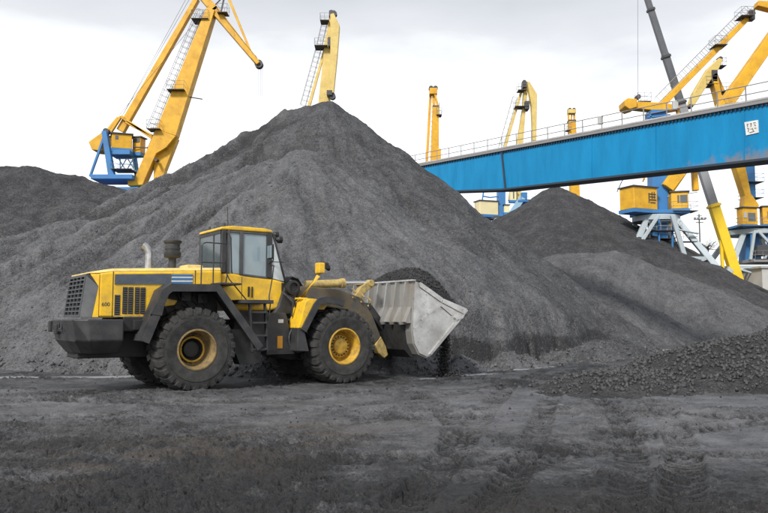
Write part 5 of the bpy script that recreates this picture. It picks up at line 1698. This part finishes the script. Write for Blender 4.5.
# lift arms, lever, cylinders
for sd in (-1, 1):
    y0, y1 = (-0.84, -0.6) if sd < 0 else (0.6, 0.84)
    la_ = LB("lift_arm", 'arm', MB().prism([(3.35, 2.45), (3.5, 2.78), (4.8, 2.72), (5.6, 2.46), (6.0, 1.9), (6.28, 1.30), (6.05, 1.05), (5.6, 1.7), (5.1, 2.1), (4.2, 2.2)], y0, y1), bevel=0.03)
    LB("arm_end", 'yellow_worn', MB().prism([(6.285, 1.305), (6.48, 0.98), (6.56, 0.72), (6.42, 0.62), (6.2, 0.78), (6.055, 1.045)], y0 - 0.01, y1 + 0.01), la_, bevel=0.03)
    LB("lift_cylinder", 'dark', MB().tube([(3.3, sd * .48, 1.35), (4.4, sd * .48, 1.7)], 0.15, 14).tube([(4.4, sd * .48, 1.7), (5.35, sd * .48, 2.0)], 0.07, 10), smooth=40)
LB("cross_tube", 'dark', MB().lathe([(0.22, -0.6), (0.22, 0.6)], (5.2, 0, 2.3), 'y', 18, closed=True).box(4.3, 5.3, -0.55, 0.55, 2.2, 2.62), bevel=0.02)
tl = LB("tilt_cylinder", 'yellow_worn', MB().tube([(4.0, -0.15, 2.86), (5.18, -0.3, 2.93)], 0.125, 16).tube([(5.14, -0.3, 2.928), (5.26, -0.3, 2.935)], 0.15, 16), smooth=40)
LB("cylinder_rod", 'chrome', MB().tube([(5.26, -0.3, 2.935), (6.12, -0.4, 2.97)], 0.062, 12), tl, smooth=40)
LB("tilt_lever", 'yellow_worn', MB().prism([(5.35, 2.25), (5.55, 2.2), (5.9, 2.62), (6.25, 2.86), (6.3, 2.98), (6.18, 3.06), (6.02, 3.0), (5.75, 2.8)], -0.5, -0.3).lathe([(0.11, -0.14), (0.11, 0.14)], (6.15, -0.4, 2.95), 'y', 14, closed=True), bevel=0.02)
mb = MB()
for k, (x, z) in enumerate(((5.2, 2.75), (5.5, 2.62), (5.75, 2.5))):
    mb.tube([(x, -0.88, z), (x + 0.1, -0.93, z - 0.12), (x + 0.02, -0.88, z - 0.28)], 0.03, 6)
LB("grease_hoses", 'yellow_worn', mb, smooth=50)
LB("bucket_link", 'dark', MB().beam((6.1, -0.4, 2.2), (6.75, -0.4, 1.45), 0.22, 0.2).beam((5.5, -0.4, 2.25), (6.15, -0.4, 2.2), 0.25, 0.2), bevel=0.02)

# bucket
bk = empty("bucket", (0, 0, 0), parent=LO)
BW = 1.84
BF = 1.46
SP = [(6.86, 2.97), (7.06, 2.92), (7.94, 2.46), (8.88, 2.16), (8.74, 1.90), (7.44, 0.72), (7.30, 0.69), (7.02, 0.80), (6.84, 1.10), (6.78, 1.45), (6.80, 1.98)]
for sd in (-1, 1):
    y0, y1 = (-BW, -BW + 0.05) if sd < 0 else (BF - 0.05, BF)
    LB("side_plate", 'steel', MB().prism(SP, y0, y1), bk)
    yo = (-BW - 0.035, -BW - 0.002) if sd < 0 else (BF + 0.002, BF + 0.035)
    LB("rim_bar", 'steel', MB().prism([(6.98, 2.93), (7.06, 2.95), (7.92, 2.48), (7.87, 2.34), (7.02, 2.80)], *yo), bk, bevel=0.008)
    LB("rim_bar", 'steel', MB().prism([(7.96, 2.46), (8.90, 2.16), (8.80, 1.97), (7.90, 2.33)], *yo), bk, bevel=0.008)
    LB("corner_shoe", 'steel', MB().prism([(8.52, 2.02), (8.79, 1.96), (8.70, 1.84), (8.42, 1.80), (8.38, 1.88)], yo[0] - (.02 if sd < 0 else 0), yo[1] + (0 if sd < 0 else .02)), bk, bevel=0.008)
    LB("wear_plate", 'steel', MB().prism([(7.30, 2.02), (7.82, 2.30), (8.30, 1.98), (8.28, 1.93), (7.84, 2.22), (7.33, 1.95)], *yo), bk, bevel=0.006)
    LB("wear_plate", 'steel', MB().prism([(6.86, 1.55), (7.30, 2.0), (7.34, 1.96), (6.88, 1.46)], yo[0] + (.02 if sd < 0 else 0), yo[1] - (0 if sd < 0 else .02)), bk)
    LB("wear_strip", 'steel', MB().prism([(8.36, 1.72), (8.46, 1.64), (7.46, 0.73), (7.36, 0.76)], *yo), bk, bevel=0.008)
# shell: back, curved heel and floor
shell = [(6.86, 2.97), (6.80, 1.98), (6.78, 1.45), (6.84, 1.10), (7.02, 0.80), (7.30, 0.69), (7.44, 0.72), (8.74, 1.90)]
LB("bucket_shell", 'steel_back', strip(list(reversed(shell)), -0.045, -BW + 0.052, BF - 0.052), bk)
LB("cutting_edge", 'steel', MB().prism([(8.40, 1.575), (8.95, 2.10), (8.90, 2.13), (8.38, 1.63)], -BW - 0.02, BF + 0.02), bk)
LB("top_edge", 'steel', MB().box(6.74, 6.90, -BW, BF, 2.975, 3.03), bk, bevel=0.01)
# boxed stiffener with upright ribs on the back
LB("back_box", 'steel_back', MB().prism([(6.745, 2.2), (6.60, 1.92), (6.52, 1.74), (6.60, 1.70), (6.74, 1.70)], -BW + .06, BF - 0.06), bk, bevel=0.01)
for k in range(7):
    y = -1.60 + k * 0.49
    LB("rib", 'steel_back', MB().prism([(6.83, 2.965), (6.66, 2.965), (6.54, 2.2), (6.40, 1.74), (6.44, 1.66), (6.78, 1.68)], y - 0.03, y + 0.03), bk)
LB("under_beam", 'darker', MB().prism([(6.56, 1.685), (6.80, 1.685), (6.86, 1.05), (7.1, 0.72), (6.95, 0.66), (6.7, 0.9)], -1.5, 1.3), bk)

# coal heaped in the bucket
nx, ny = 90, 110
u = np.linspace(0, 1, nx); v = np.linspace(-1, 1, ny)
U, V_ = np.meshgrid(u, v)
XL = 6.91 + U * (8.86 - 6.91); YL = -0.19 + V_ * (0.5 * (BW + BF) - 0.06)
line = 2.93 + U * (2.12 - 2.93)
prof = np.sin(np.pi * np.clip(U, 0, 1) ** 1.25) ** 0.58
dome = 1.02 * prof * np.clip(1 - np.abs(V_) ** 2.6, 0, 1) ** 0.8 * (1 - 0.12 * (V_ - 0.1) ** 2)
edge = np.minimum(np.minimum(U, 1 - U) * 8, (1 - np.abs(V_)) * 9).clip(0, 1)
ZL = line - 0.05 + dome + (0.05 * fbm(XL * 2.2, YL * 2.2, 4, 700) + 0.02 * noise(XL * 9, YL * 9, 701)) * edge
P = np.stack([XL.ravel(), YL.ravel(), ZL.ravel()], axis=1)
# a flat underside makes it a closed body inside the bucket
P2 = P.copy(); P2[:, 2] = (line - 0.14).ravel()
idx = np.arange(nx * ny).reshape(ny, nx)
q1 = np.stack([idx[:-1, :-1].ravel(), idx[:-1, 1:].ravel(), idx[1:, 1:].ravel(), idx[1:, :-1].ravel()], axis=1)
q2 = q1[:, ::-1] + nx * ny
rim_i = np.concatenate([idx[0, :], idx[1:, -1], idx[-1, -2::-1], idx[-2:0:-1, 0]])
q3 = np.stack([rim_i, np.roll(rim_i, -1) + 0, np.roll(rim_i, -1) + nx * ny, rim_i + nx * ny], axis=1)[:, ::-1]
PW = np.vstack([P, P2])
ca, sa = math.cos(R(34.5)), math.sin(R(34.5))
me = np_mesh("coal_load", PW, np.vstack([q1, q2, q3]), {"tone": np.full(len(PW), 0.18)}, M['coal_black'])
me.shade_smooth()
cl = bpy.data.objects.new("coal_load", me); COL.objects.link(cl)
cl.location = LO.location; cl.rotation_euler = LO.rotation_euler
tag(cl, "rounded black heap of coal filling the loader's steel bucket", "coal load")
rg = np.random.default_rng(8)
k = rg.integers(0, nx * ny, 2600)
ss = rg.uniform(0.02, 0.085, len(k)) * edge.ravel()[k] + 0.012
lumps("coal_lumps", P[k] + rg.normal(0, 0.012, (len(k), 3)), ss, M['lump_black'], cl, 9)
# coal spilling from the lip
rg = np.random.default_rng(10)
n = 1700
t = rg.uniform(0, 1, n) ** 0.8
zs = 1.62 - t * 1.62
xs = 8.52 + rg.normal(0, 0.05, n) * (0.6 + 1.2 * t) + 0.05 * np.sin(t * 7); ys = -1.2 + rg.normal(0, 0.10, n) * (0.6 + t)
ss = rg.uniform(0.015, 0.075, n)
g = 260
xs = np.concatenate([xs, 8.55 + rg.normal(0, 0.28, g)]); ys = np.concatenate([ys, -1.2 + rg.normal(0, 0.3, g)]); zs = np.concatenate([zs, np.abs(rg.normal(0, 0.05, g))]); ss = np.concatenate([ss, rg.uniform(0.03, 0.09, g)])
sp = lumps("spilling_coal", np.stack([xs, ys, zs], axis=1), ss, M['lump_black'], None, 11)
sp.location = LO.location; sp.rotation_euler = LO.rotation_euler
tag(sp, "thin stream of coal falling from the bucket's lip to the ground", kind="stuff")
